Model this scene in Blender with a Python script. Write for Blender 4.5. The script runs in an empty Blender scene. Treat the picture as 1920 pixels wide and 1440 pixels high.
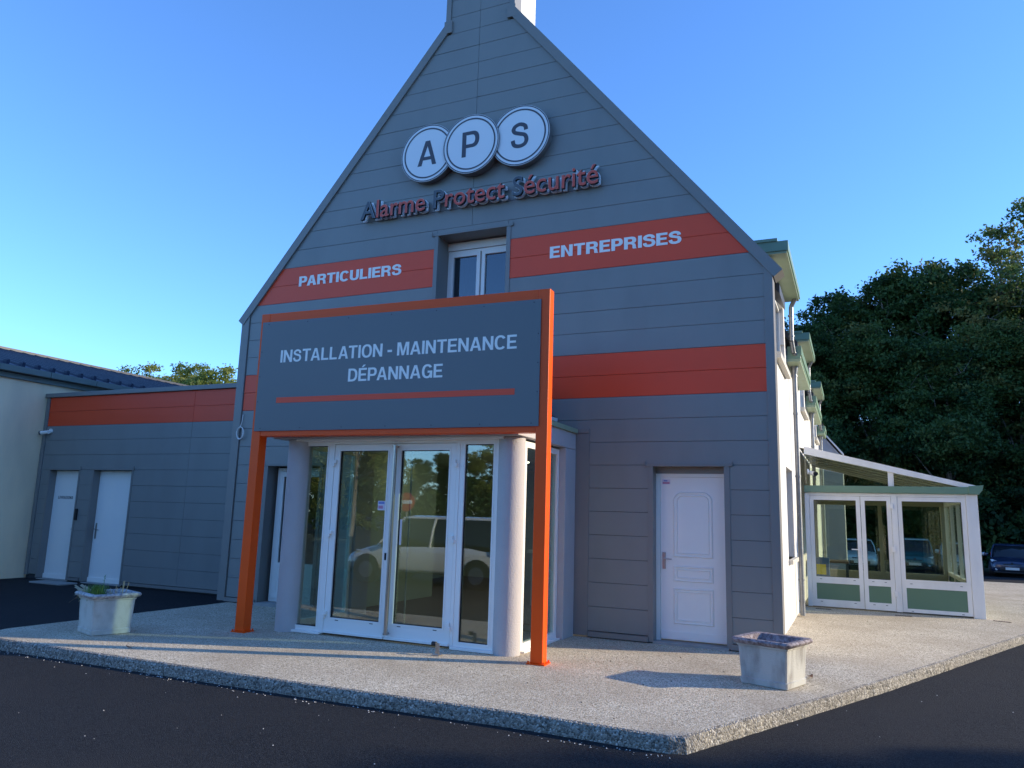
import bpy, bmesh, math, random
import numpy as np
from mathutils import Matrix, Vector

random.seed(7)
R = math.radians
C = bpy.context.scene.collection
S = bpy.context.scene

# ------------------------------------------------------------------ camera
cam_d = bpy.data.cameras.new('camera')
cam = bpy.data.objects.new('camera', cam_d)
C.objects.link(cam)
S.camera = cam
cam_d.sensor_width = 36.0
cam_d.lens = 36.0 * 1415.8 / 1920.0
cam_d.clip_start = 0.05
cam_d.clip_end = 2000
cr, cu, cf = Vector((0.9127, 0.4075, 0.0294)), Vector((0.0425, -0.1678, 0.9849)), Vector((-0.4060, 0.8978, 0.1707))
cf.normalize(); cr = (cr - cf * cr.dot(cf)).normalized(); cu = cr.cross(cf)
cam.matrix_world = Matrix(((cr.x, cu.x, -cf.x, 0), (cr.y, cu.y, -cf.y, 0), (cr.z, cu.z, -cf.z, 1.62), (0, 0, 0, 1)))

# ------------------------------------------------------------------ world, sun, exposure
SUN_EL, SUN_ROT = 19.0, 68.5
w = bpy.data.worlds.new("World"); S.world = w; w.use_nodes = True
nt = w.node_tree
sky = nt.nodes.new('ShaderNodeTexSky'); sky.sky_type = 'NISHITA'; sky.sun_disc = False
sky.sun_elevation = R(SUN_EL); sky.sun_rotation = R(SUN_ROT)
sky.altitude = 0; sky.air_density = 1.0; sky.dust_density = 0.0; sky.ozone_density = 6.0
tint = nt.nodes.new('ShaderNodeMix'); tint.data_type = 'RGBA'; tint.blend_type = 'MULTIPLY'; tint.inputs['Factor'].default_value = 1.0
tint.inputs['B'].default_value = (0.63, 0.73, 0.86, 1)      # deep clear blue of the photographed sky
nt.links.new(sky.outputs[0], tint.inputs['A']); nt.links.new(tint.outputs['Result'], nt.nodes['Background'].inputs[0])
nt.nodes['Background'].inputs[1].default_value = 0.15
sun_d = bpy.data.lights.new('sun', 'SUN'); sun_d.energy = 2.1; sun_d.angle = R(0.8); sun_d.color = (1.0, 0.85, 0.60)
sun = bpy.data.objects.new('sun', sun_d); C.objects.link(sun)
sv = Vector((math.sin(R(SUN_ROT)) * math.cos(R(SUN_EL)), math.cos(R(SUN_ROT)) * math.cos(R(SUN_EL)), math.sin(R(SUN_EL))))
sun.location = sv * 60
sun.rotation_euler = sv.to_track_quat('Z', 'Y').to_euler()
S.view_settings.view_transform = 'Standard'; S.view_settings.look = 'None'
S.view_settings.gamma = 1; S.view_settings.use_curve_mapping = False
S.view_settings.exposure = 1.6
S.render.engine = 'CYCLES'
S.cycles.transparent_max_bounces = 24
S.cycles.max_bounces = 8

# ------------------------------------------------------------------ materials
def mat(name, col, rough=0.6, metal=0.0, spec=0.5, noise=None, bump=None, coat=0.0):
    """noise=(scale, amount, second colour); bump=(scale, strength, distance)"""
    m = bpy.data.materials.new(name); m.use_nodes = True
    n = m.node_tree.nodes; l = m.node_tree.links; b = n['Principled BSDF']
    b.inputs['Base Color'].default_value = (*col, 1); b.inputs['Roughness'].default_value = rough
    b.inputs['Metallic'].default_value = metal; b.inputs['Specular IOR Level'].default_value = spec
    b.inputs['Coat Weight'].default_value = coat
    if noise or bump:
        g = n.new('ShaderNodeNewGeometry')
    if noise:
        t = n.new('ShaderNodeTexNoise'); t.inputs['Scale'].default_value = noise[0]; t.inputs['Detail'].default_value = 6
        t.inputs['Roughness'].default_value = 0.62
        r = n.new('ShaderNodeValToRGB'); r.color_ramp.elements[0].position = 0.5 - noise[1] / 2; r.color_ramp.elements[1].position = 0.5 + noise[1] / 2
        r.color_ramp.elements[0].color = (*col, 1); r.color_ramp.elements[1].color = (*noise[2], 1)
        l.new(g.outputs['Position'], t.inputs['Vector']); l.new(t.outputs[0], r.inputs[0]); l.new(r.outputs[0], b.inputs['Base Color'])
    if bump:
        t2 = n.new('ShaderNodeTexNoise'); t2.inputs['Scale'].default_value = bump[0]; t2.inputs['Detail'].default_value = 4
        bp = n.new('ShaderNodeBump'); bp.inputs['Strength'].default_value = bump[1]; bp.inputs['Distance'].default_value = bump[2]
        l.new(g.outputs['Position'], t2.inputs['Vector']); l.new(t2.outputs[0], bp.inputs['Height']); l.new(bp.outputs[0], b.inputs['Normal'])
    return m

def glass_mat(name, tint, f0, rough=0.0):
    m = bpy.data.materials.new(name); m.use_nodes = True
    n = m.node_tree.nodes; l = m.node_tree.links; n.clear()
    out = n.new('ShaderNodeOutputMaterial'); mix = n.new('ShaderNodeMixShader')
    tr = n.new('ShaderNodeBsdfTransparent'); tr.inputs[0].default_value = (*tint, 1)
    gl = n.new('ShaderNodeBsdfGlossy'); gl.inputs['Roughness'].default_value = rough; gl.inputs[0].default_value = (1, 1, 1, 1)
    lw = n.new('ShaderNodeLayerWeight'); lw.inputs[0].default_value = 0.5
    p = n.new('ShaderNodeMath'); p.operation = 'POWER'; p.inputs[1].default_value = 5
    a = n.new('ShaderNodeMath'); a.operation = 'MULTIPLY_ADD'; a.inputs[1].default_value = 1 - f0; a.inputs[2].default_value = f0; a.use_clamp = True
    l.new(lw.outputs['Facing'], p.inputs[0]); l.new(p.outputs[0], a.inputs[0]); l.new(a.outputs[0], mix.inputs[0])
    l.new(tr.outputs[0], mix.inputs[1]); l.new(gl.outputs[0], mix.inputs[2]); l.new(mix.outputs[0], out.inputs[0])
    return m

def aggregate_mat(name, scale, cols, bump_s, dirt=(0.30, 0.27, 0.22), base_mix=0.35, emboss=0.006):
    """exposed aggregate: voronoi pebbles of mixed colours"""
    m = bpy.data.materials.new(name); m.use_nodes = True
    n = m.node_tree.nodes; l = m.node_tree.links; b = n['Principled BSDF']; b.inputs['Roughness'].default_value = 0.85
    b.inputs['Specular IOR Level'].default_value = 0.15
    g = n.new('ShaderNodeNewGeometry')
    v = n.new('ShaderNodeTexVoronoi'); v.inputs['Scale'].default_value = scale
    l.new(g.outputs['Position'], v.inputs['Vector'])
    sep = n.new('ShaderNodeSeparateColor'); l.new(v.outputs['Color'], sep.inputs[0])
    r = n.new('ShaderNodeValToRGB'); e = r.color_ramp.elements
    e[0].position = 0.0; e[0].color = (*cols[0], 1); e[1].position = 1.0; e[1].color = (*cols[-1], 1)
    for i, c in enumerate(cols[1:-1]):
        x = e.new((i + 1) / (len(cols) - 1)); x.color = (*c, 1)
    l.new(sep.outputs[0], r.inputs[0])
    big = n.new('ShaderNodeTexNoise'); big.inputs['Scale'].default_value = 0.9; big.inputs['Detail'].default_value = 8
    big.inputs['Roughness'].default_value = 0.65
    l.new(g.outputs['Position'], big.inputs['Vector'])
    rr = n.new('ShaderNodeValToRGB'); rr.color_ramp.elements[0].position = 0.38; rr.color_ramp.elements[1].position = 0.66
    rr.color_ramp.elements[0].color = (0, 0, 0, 1); rr.color_ramp.elements[1].color = (base_mix,) * 3 + (1,)
    l.new(big.outputs[0], rr.inputs[0])
    mx = n.new('ShaderNodeMix'); mx.data_type = 'RGBA'
    l.new(rr.outputs[0], mx.inputs['Factor']); l.new(r.outputs[0], mx.inputs['A']); mx.inputs['B'].default_value = (*dirt, 1)
    l.new(mx.outputs['Result'], b.inputs['Base Color'])
    bp = n.new('ShaderNodeBump'); bp.inputs['Strength'].default_value = bump_s; bp.inputs['Distance'].default_value = emboss
    bp.invert = True
    l.new(v.outputs['Distance'], bp.inputs['Height']); l.new(bp.outputs[0], b.inputs['Normal'])
    return m

def streak_mat(name, col, stain, amount=0.5, sx=3.0, sz=0.35, rough=0.85, bump=0.15):
    """render or concrete with vertical weather streaks"""
    m = mat(name, col, rough)
    n = m.node_tree.nodes; l = m.node_tree.links; b = n['Principled BSDF']
    g = n.new('ShaderNodeNewGeometry'); mp = n.new('ShaderNodeMapping'); mp.inputs['Scale'].default_value = (sx, sx, sz)
    l.new(g.outputs['Position'], mp.inputs[0])
    t = n.new('ShaderNodeTexNoise'); t.inputs['Scale'].default_value = 1; t.inputs['Detail'].default_value = 7; l.new(mp.outputs[0], t.inputs['Vector'])
    r = n.new('ShaderNodeValToRGB'); r.color_ramp.elements[0].position = 0.45; r.color_ramp.elements[1].position = 0.75
    r.color_ramp.elements[0].color = (0, 0, 0, 1); r.color_ramp.elements[1].color = (amount,) * 3 + (1,)
    l.new(t.outputs[0], r.inputs[0])
    mx = n.new('ShaderNodeMix'); mx.data_type = 'RGBA'; l.new(r.outputs[0], mx.inputs['Factor'])
    mx.inputs['A'].default_value = (*col, 1); mx.inputs['B'].default_value = (*stain, 1); l.new(mx.outputs['Result'], b.inputs['Base Color'])
    t2 = n.new('ShaderNodeTexNoise'); t2.inputs['Scale'].default_value = 90; l.new(g.outputs['Position'], t2.inputs['Vector'])
    bp = n.new('ShaderNodeBump'); bp.inputs['Strength'].default_value = bump; bp.inputs['Distance'].default_value = 0.01
    l.new(t2.outputs[0], bp.inputs['Height']); l.new(bp.outputs[0], b.inputs['Normal'])
    return m

GREY = streak_mat('grey lacquered steel cladding', (0.240, 0.240, 0.226), (0.195, 0.195, 0.186), 0.5, 2.2, 0.9, 0.42, 0.012)
TRIM = mat('grey folded trim', (0.21, 0.203, 0.19), 0.42, noise=(2.0, 0.6, (0.235, 0.225, 0.21)))
REDC = mat('red orange cladding', (0.93, 0.070, 0.012), 0.45, noise=(1.1, 0.6, (0.86, 0.066, 0.012)), bump=(1.1, 0.08, 0.02))
DARKGAP = mat('dark backing', (0.05, 0.052, 0.055), 0.9)
ORANGE = mat('orange painted steel', (0.96, 0.092, 0.0), 0.42, spec=0.35, noise=(6, 0.6, (0.92, 0.085, 0.0)))
PANELM = mat('dark blue grey sign panel', (0.145, 0.152, 0.155), 0.42, noise=(0.8, 0.7, (0.155, 0.162, 0.165)))
VINYL = mat('white vinyl', (0.95, 0.92, 0.86), 0.5)
STRIPE = mat('red vinyl', (0.93, 0.08, 0.025), 0.5)
WHITE = mat('white pvc', (0.94, 0.90, 0.83), 0.35, noise=(4, 0.7, (0.88, 0.86, 0.82)))
WHITED = mat('white painted door', (0.94, 0.90, 0.83), 0.4, noise=(2.5, 0.7, (0.87, 0.85, 0.81)))
WHITEP = streak_mat('white pvc weathered', (0.90, 0.88, 0.84), (0.55, 0.54, 0.5), 0.35, 4, 1.2, 0.4, 0.0)
STEEL = mat('brushed steel', (0.46, 0.42, 0.39), 0.3, metal=1.0)
ZINC = mat('zinc pipe', (0.33, 0.34, 0.35), 0.45, metal=0.7, noise=(9, 0.5, (0.22, 0.22, 0.22)))
BLACK = mat('black rubber', (0.015, 0.015, 0.016), 0.6)
LILAC = mat('lilac grey textured render', (0.50, 0.48, 0.475), 0.85, noise=(3, 0.6, (0.45, 0.432, 0.43)), bump=(55, 0.5, 0.012))
RENDERW = streak_mat('pale side wall render', (0.72, 0.70, 0.67), (0.5, 0.47, 0.42), 0.35, 2.5, 0.4)
CREAMW = streak_mat('cream wall render', (0.97, 0.74, 0.48), (0.42, 0.35, 0.27), 0.6, 0.9, 0.25, 0.9, 0.1)
GREENP = mat('green lacquered aluminium', (0.16, 0.27, 0.185), 0.4, noise=(3, 0.6, (0.19, 0.30, 0.20)))
GREENL = mat('pale weathered green trim', (0.27, 0.36, 0.22), 0.5, noise=(3, 0.6, (0.33, 0.40, 0.27)))
GREENPAN = mat('green infill panel', (0.12, 0.215, 0.135), 0.5, noise=(2, 0.6, (0.135, 0.235, 0.15)))
SLATE = mat('dark slate roof', (0.05, 0.055, 0.06), 0.5, noise=(5, 0.6, (0.03, 0.033, 0.038)))
SEAM = mat('blue black standing seam steel', (0.012, 0.022, 0.05), 0.4, noise=(3, 0.6, (0.018, 0.03, 0.062)))
GUTTER = mat('grey green gutter', (0.15, 0.19, 0.17), 0.5, noise=(2.5, 0.6, (0.20, 0.23, 0.21)))
STONESILL = mat('cast stone sill', (0.58, 0.55, 0.48), 0.8, bump=(40, 0.3, 0.01))
CONC = mat('concrete slab', (0.36, 0.36, 0.34), 0.85, noise=(8, 0.6, (0.28, 0.28, 0.27)))
GLASS = glass_mat('entrance glass', (0.74, 0.84, 0.80), 0.12)
GLASSC = glass_mat('conservatory glass', (0.83, 0.87, 0.80), 0.05)
GLASSW = glass_mat('window glass', (0.35, 0.42, 0.5), 0.10)
SPACER = mat('aluminium glazing spacer', (0.50, 0.50, 0.46), 0.35, metal=0.8)
FLOORI = mat('brown floor', (0.16, 0.115, 0.085), 0.45, noise=(3, 0.6, (0.20, 0.15, 0.115)))
CREAMI = mat('pale interior wall', (0.46, 0.52, 0.42), 0.8)
CEILI = mat('interior ceiling', (0.7, 0.7, 0.66), 0.9)
DESK = mat('white desk', (0.62, 0.65, 0.60), 0.5)
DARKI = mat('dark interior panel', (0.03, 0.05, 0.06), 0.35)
SOIL = mat('dry soil', (0.10, 0.075, 0.055), 0.95, bump=(60, 0.8, 0.02))
GRASSM = mat('green weed', (0.13, 0.24, 0.06), 0.6)
STRAW = mat('dry straw stems', (0.42, 0.35, 0.23), 0.8)
PLATE = mat('number plate', (0.7, 0.7, 0.68), 0.5)
PAPER = mat('sticker paper', (0.7, 0.66, 0.75), 0.6)
STICKR = mat('pink sticker print', (0.62, 0.25, 0.35), 0.6)
STICKB = mat('blue sticker print', (0.20, 0.25, 0.55), 0.6)
LEAFBROWN = mat('dry leaf', (0.20, 0.10, 0.05), 0.8)
CHROME = mat('chrome', (0.8, 0.8, 0.8), 0.12, metal=1.0)
LAMPG = mat('headlight lens', (0.62, 0.66, 0.68), 0.08, coat=0.6)
TAIL = mat('tail lamp red', (0.5, 0.03, 0.02), 0.2, coat=0.5)
CARGLASS = mat('car glass', (0.012, 0.016, 0.02), 0.05)
TYRE = mat('tyre', (0.02, 0.02, 0.02), 0.8)
ALLOY = mat('alloy rim', (0.45, 0.46, 0.48), 0.35, metal=0.9)
BLUEBOX = mat('blue plastic box', (0.09, 0.16, 0.32), 0.5)
YELLOWP = mat('yellow poster', (0.7, 0.55, 0.05), 0.6)

# planter concrete
PLANT_L = streak_mat('white weathered planter concrete', (0.58, 0.56, 0.50), (0.33, 0.30, 0.24), 0.65, 7, 5.5, 0.9, 0.5)
PLANT_R = streak_mat('grey weathered planter concrete', (0.47, 0.46, 0.42), (0.22, 0.20, 0.18), 0.85, 8, 3.0, 0.9, 0.5)
RIM_L = mat('white planter rim with lichen', (0.60, 0.58, 0.54), 0.9, noise=(22, 0.2, (0.27, 0.25, 0.27)), bump=(60, 0.6, 0.012))
RIM_R = mat('dark stained planter rim', (0.13, 0.095, 0.10), 0.85, noise=(26, 0.22, (0.34, 0.30, 0.31)), bump=(60, 0.6, 0.012))

TERR = aggregate_mat('exposed aggregate paving', 95, [(0.12, 0.095, 0.07), (0.46, 0.385, 0.27), (0.62, 0.54, 0.40), (0.86, 0.78, 0.62), (0.34, 0.285, 0.205)], 0.55, dirt=(0.36, 0.29, 0.205), base_mix=0.6)
KERB = aggregate_mat('coarse aggregate kerb', 62, [(0.09, 0.083, 0.07), (0.27, 0.245, 0.20), (0.44, 0.40, 0.33), (0.18, 0.16, 0.135), (0.66, 0.61, 0.53)], 1.0, dirt=(0.13, 0.12, 0.11), emboss=0.012)
ASPH = aggregate_mat('fresh black asphalt', 120, [(0.004, 0.005, 0.007), (0.020, 0.022, 0.025), (0.045, 0.047, 0.052), (0.010, 0.011, 0.014)], 1.0, dirt=(0.031, 0.031, 0.033), base_mix=0.7, emboss=0.008)
EARTH = mat('forest floor earth', (0.045, 0.045, 0.025), 0.95, noise=(1.5, 0.5, (0.03, 0.05, 0.015)), bump=(4, 0.6, 0.1))

# ------------------------------------------------------------------ mesh helpers
class MB:
    def __init__(s): s.v = []; s.f = []; s.m = []
    def add(s, vs, fs, mi=0):
        o = len(s.v); s.v += [tuple(v) for v in vs]
        for f in fs: s.f.append(tuple(o + i for i in f)); s.m.append(mi)
        return s
    def box(s, x0, x1, y0, y1, z0, z1, mi=0, b=0.0):
        x0, x1 = min(x0, x1), max(x0, x1); y0, y1 = min(y0, y1), max(y0, y1); z0, z1 = min(z0, z1), max(z0, z1)
        if b <= 0:
            vs = [(x0, y0, z0), (x1, y0, z0), (x1, y1, z0), (x0, y1, z0), (x0, y0, z1), (x1, y0, z1), (x1, y1, z1), (x0, y1, z1)]
            return s.add(vs, [(0, 3, 2, 1), (4, 5, 6, 7), (0, 1, 5, 4), (1, 2, 6, 5), (2, 3, 7, 6), (3, 0, 4, 7)], mi)
        bm = bmesh.new(); bmesh.ops.create_cube(bm, size=1)
        for v in bm.verts: v.co = Vector(((x0 + x1) / 2 + v.co.x * (x1 - x0), (y0 + y1) / 2 + v.co.y * (y1 - y0), (z0 + z1) / 2 + v.co.z * (z1 - z0)))
        bmesh.ops.bevel(bm, geom=bm.edges[:], offset=b, segments=2, affect='EDGES', profile=0.5)
        bm.verts.index_update()
        s.add([v.co[:] for v in bm.verts], [[v.index for v in f.verts] for f in bm.faces], mi); bm.free(); return s
    def prism_xz(s, poly, y0, y1, mi=0):
        """convex polygon in x,z (counter-clockwise seen from -y) extruded y0 (front) .. y1"""
        n = len(poly)
        vs = [(x, y0, z) for x, z in poly] + [(x, y1, z) for x, z in poly]
        fs = [tuple(range(n)), tuple(range(2 * n - 1, n - 1, -1))] + [((i + 1) % n, i, n + i, n + (i + 1) % n) for i in range(n)]
        return s.add(vs, fs, mi)
    def prism_yz(s, poly, x0, x1, mi=0):
        n = len(poly)
        vs = [(x0, y, z) for y, z in poly] + [(x1, y, z) for y, z in poly]
        fs = [tuple(range(n)), tuple(range(2 * n - 1, n - 1, -1))] + [((i + 1) % n, i, n + i, n + (i + 1) % n) for i in range(n)]
        return s.add(vs, fs, mi)
    def cyl(s, p0, p1, r0, r1=None, n=16, mi=0, caps=True):
        r1 = r0 if r1 is None else r1
        p0 = Vector(p0); p1 = Vector(p1); d = (p1 - p0).normalized()
        a = Vector((0, 0, 1)) if abs(d.z) < 0.9 else Vector((1, 0, 0))
        u = d.cross(a).normalized(); w_ = d.cross(u)
        vs = []
        for p, r in ((p0, r0), (p1, r1)):
            for i in range(n):
                t = 2 * math.pi * i / n; vs.append(p + u * (math.cos(t) * r) + w_ * (math.sin(t) * r))
        fs = [(i, (i + 1) % n, n + (i + 1) % n, n + i) for i in range(n)]
        if caps: fs += [tuple(range(n - 1, -1, -1)), tuple(range(n, 2 * n))]
        return s.add(vs, fs, mi)
    def tube(s, pts, r, n=10, mi=0):
        for a, b in zip(pts[:-1], pts[1:]): s.cyl(a, b, r, r, n, mi)
        return s
    def build(s, name, m, parent=None, smooth=False, sub=0):
        me = bpy.data.meshes.new(name); me.from_pydata(s.v, [], s.f)
        for x in (m if isinstance(m, (list, tuple)) else [m]): me.materials.append(x)
        if any(s.m): me.polygons.foreach_set('material_index', s.m)
        bm = bmesh.new(); bm.from_mesh(me); bmesh.ops.recalc_face_normals(bm, faces=bm.faces[:]); bm.to_mesh(me); bm.free()
        if smooth:
            me.shade_smooth() if hasattr(me, 'shade_smooth') else None
            try: me.set_sharp_from_angle(angle=R(40))
            except Exception: pass
        return link(name, me, parent, sub)

def link(name, me, parent=None, sub=0):
    o = bpy.data.objects.new(name, me); C.objects.link(o)
    if parent is not None:
        o.parent = parent
        if parent.type == 'EMPTY' and not parent.get('_local'):
            o.matrix_parent_inverse = Matrix.Translation(-parent.location)
    if sub:
        md = o.modifiers.new('subdivision', 'SUBSURF'); md.levels = sub; md.render_levels = sub
    return o

def thing(name, label, cat, loc=(0, 0, 0), rz=0, local=False, group=None):
    o = bpy.data.objects.new(name, None); C.objects.link(o); o.location = loc; o.rotation_euler = (0, 0, rz)
    o.empty_display_size = 0.2
    if local: o['_local'] = 1
    o['label'] = label; o['category'] = cat
    if group: o['group'] = group
    return o
def tag(o, label, cat, group=None, kind=None):
    if label: o['label'] = label
    if cat: o['category'] = cat
    if group: o['group'] = group
    if kind: o['kind'] = kind
    return o
def struct(o): o['kind'] = 'structure'; return o
def copy_tree(o, parent=None):
    c = o.copy(); C.objects.link(c)
    if parent is not None: c.parent = parent
    for ch in list(o.children): copy_tree(ch, c)
    return c

def clip(poly, a, b, c):
    """keep a*x+b*z<=c"""
    out = []
    for i in range(len(poly)):
        p, q = poly[i], poly[(i + 1) % len(poly)]
        dp, dq = a * p[0] + b * p[1] - c, a * q[0] + b * q[1] - c
        if dp <= 0: out.append(p)
        if (dp < 0 < dq) or (dq < 0 < dp):
            t = dp / (dp - dq); out.append((p[0] + (q[0] - p[0]) * t, p[1] + (q[1] - p[1]) * t))
    return out
def area(p): return 0.5 * sum(p[i][0] * p[(i + 1) % len(p)][1] - p[(i + 1) % len(p)][0] * p[i][1] for i in range(len(p)))
def inset(poly, d):
    n = len(poly); pl = []
    q = poly
    for i in range(n):
        (x0, z0), (x1, z1) = poly[i], poly[(i + 1) % n]
        dx, dz = x1 - x0, z1 - z0; L = math.hypot(dx, dz)
        if L < 1e-6: continue
        a, b = dz / L, -dx / L                       # outward normal for ccw
        pl.append((a, b, a * x0 + b * z0 - d))
    for a, b, c in pl: q = clip(q, a, b, c)
    return q

def plank(parent, poly, y, th, m, name='panel', gap=0.0022, ch=0.0025):
    p = inset(poly, gap)
    if len(p) < 3 or area(p) < 0.002: return None
    p = [p[i] for i in range(len(p)) if math.hypot(p[i][0] - p[i - 1][0], p[i][1] - p[i - 1][1]) > 1e-4]
    q = inset(p, ch)
    q = [q[i] for i in range(len(q)) if math.hypot(q[i][0] - q[i - 1][0], q[i][1] - q[i - 1][1]) > 1e-5]
    y += random.uniform(-0.0008, 0.0008)
    b = MB()
    if len(q) == len(p):
        # match start vertex
        k = min(range(len(q)), key=lambda i: math.hypot(q[i][0] - p[0][0], q[i][1] - p[0][1])); q = q[k:] + q[:k]
        n = len(p)
        tl = [random.uniform(-0.0009, 0.0009) for _ in range(2)]
        cx = sum(a for a, _ in q) / n; cz = sum(c for _, c in q) / n
        vs = [(a, y + tl[1] * (1 if c > cz else -1), c) for a, c in q] + [(a, y + ch, c) for a, c in p] + [(a, y + th, c) for a, c in p]
        fs = [tuple(range(n))] + [((i + 1) % n, i, n + i, n + (i + 1) % n) for i in range(n)] + [(n + (i + 1) % n, n + i, 2 * n + i, 2 * n + (i + 1) % n) for i in range(n)]
        b.add(vs, fs)
    else:
        b.prism_xz(p, y, y + th)
    return b.build(name, m, parent)

def cells(outline, x0, x1, zs, holes, joints=()):
    """rows between consecutive zs, cut by holes and joints, clipped to convex-ish outline half planes"""
    res = []
    for k in range(len(zs) - 1):
        za, zb = zs[k], zs[k + 1]
        cuts = sorted({za, zb, *[h[2] for h in holes if za + .01 < h[2] < zb - .01], *[h[3] for h in holes if za + .01 < h[3] < zb - .01]})
        for z0, z1 in zip(cuts[:-1], cuts[1:]):
            xs = [(x0, x1)]
            for h in holes:
                if h[2] < z1 - .01 and h[3] > z0 + .01:
                    nx = []
                    for a, b in xs:
                        if h[1] <= a or h[0] >= b: nx.append((a, b)); continue
                        if h[0] > a: nx.append((a, h[0]))
                        if h[1] < b: nx.append((h[1], b))
                    xs = nx
            for j in joints:
                if len(j) == 1 or j[1] <= (z0 + z1) / 2 <= j[2]:
                    xs = [s for a, b in xs for s in (((a, j[0]), (j[0], b)) if a + .05 < j[0] < b - .05 else ((a, b),))]
            for a, b in xs:
                p = [(a, z0), (b, z0), (b, z1), (a, z1)]
                for hp in outline: p = clip(p, *hp)
                if len(p) >= 3 and area(p) > 0.001: res.append((p, k))
    return res

def text_mesh(body, width=None, cap=0.2, offset=0.0, extrude=0.0, spacing=1.0, center=False):
    def mk(s):
        cu = bpy.data.curves.new('t', 'FONT'); cu.body = s; cu.size = 1; cu.offset = offset; cu.extrude = 0; cu.space_character = spacing
        cu.resolution_u = 4
        o = bpy.data.objects.new('t', cu); C.objects.link(o)
        bpy.context.view_layer.update()
        me = bpy.data.meshes.new_from_object(o.evaluated_get(bpy.context.evaluated_depsgraph_get()))
        bpy.data.objects.remove(o); return me
    h = mk('H'); zs = [v.co.y for v in h.vertices]; b0, t0 = min(zs), max(zs)
    me = mk(body); xs = [v.co.x for v in me.vertices]; xa, xb = min(xs), max(xs)
    sz = cap / (t0 - b0); sx = (width / (xb - xa)) if width else sz
    vs = [((v.co.x - xa - ((xb - xa) / 2 if center else 0)) * sx, (v.co.y - b0) * sz) for v in me.vertices]
    fs = [tuple(p.vertices) for p in me.polygons]
    return vs, fs

def flat_text(name, body, x, y, z, width, cap, m, parent, offset=0.02, th=0.002, center=False):
    vs, fs = text_mesh(body, width, cap, offset, center=center)
    b = MB(); b.add([(x + a, y, z + c) for a, c in vs], fs)
    # give it a thickness
    me = bpy.data.meshes.new(name); me.from_pydata(b.v, [], b.f); me.materials.append(m)
    bm = bmesh.new(); bm.from_mesh(me); bmesh.ops.remove_doubles(bm, verts=bm.verts[:], dist=1e-5)
    ex = bmesh.ops.extrude_face_region(bm, geom=bm.faces[:])
    for v in [g for g in ex['geom'] if isinstance(g, bmesh.types.BMVert)]: v.co.y -= th
    bmesh.ops.recalc_face_normals(bm, faces=bm.faces[:]); bm.to_mesh(me); bm.free()
    return link(name, me, parent)

from mathutils.geometry import tessellate_polygon
def se(cx, cy, rx, ry, a0, a1, n=14, p=2.35):
    out = []
    for i in range(n + 1):
        a = R(a0 + (a1 - a0) * i / n); c, s_ = math.cos(a), math.sin(a)
        out.append((cx + math.copysign(abs(c) ** (2 / p), c) * rx, cy + math.copysign(abs(s_) ** (2 / p), s_) * ry))
    return out
def ribbon(pts, t):
    P_ = []
    n = len(pts)
    for i in range(n - 1):                              # catmull-rom
        p0, p1, p2, p3 = pts[max(i - 1, 0)], pts[i], pts[i + 1], pts[min(i + 2, n - 1)]
        for k in range(5):
            u = k / 5
            P_.append(tuple(.5 * (2 * p1[j] + (p2[j] - p0[j]) * u + (2 * p0[j] - 5 * p1[j] + 4 * p2[j] - p3[j]) * u * u + (3 * p1[j] - p0[j] - 3 * p2[j] + p3[j]) * u ** 3) for j in (0, 1)))
    P_.append(pts[-1]); l_, r_ = [], []
    for i, q in enumerate(P_):
        a, c = P_[max(i - 1, 0)], P_[min(i + 1, len(P_) - 1)]; dx, dy = c[0] - a[0], c[1] - a[1]; L = math.hypot(dx, dy) or 1
        tt = t * (1 - .10 * abs(dx) / L)
        l_.append((q[0] - dy / L * tt / 2, q[1] + dx / L * tt / 2)); r_.append((q[0] + dy / L * tt / 2, q[1] - dx / L * tt / 2))
    return l_ + r_[::-1]
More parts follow.
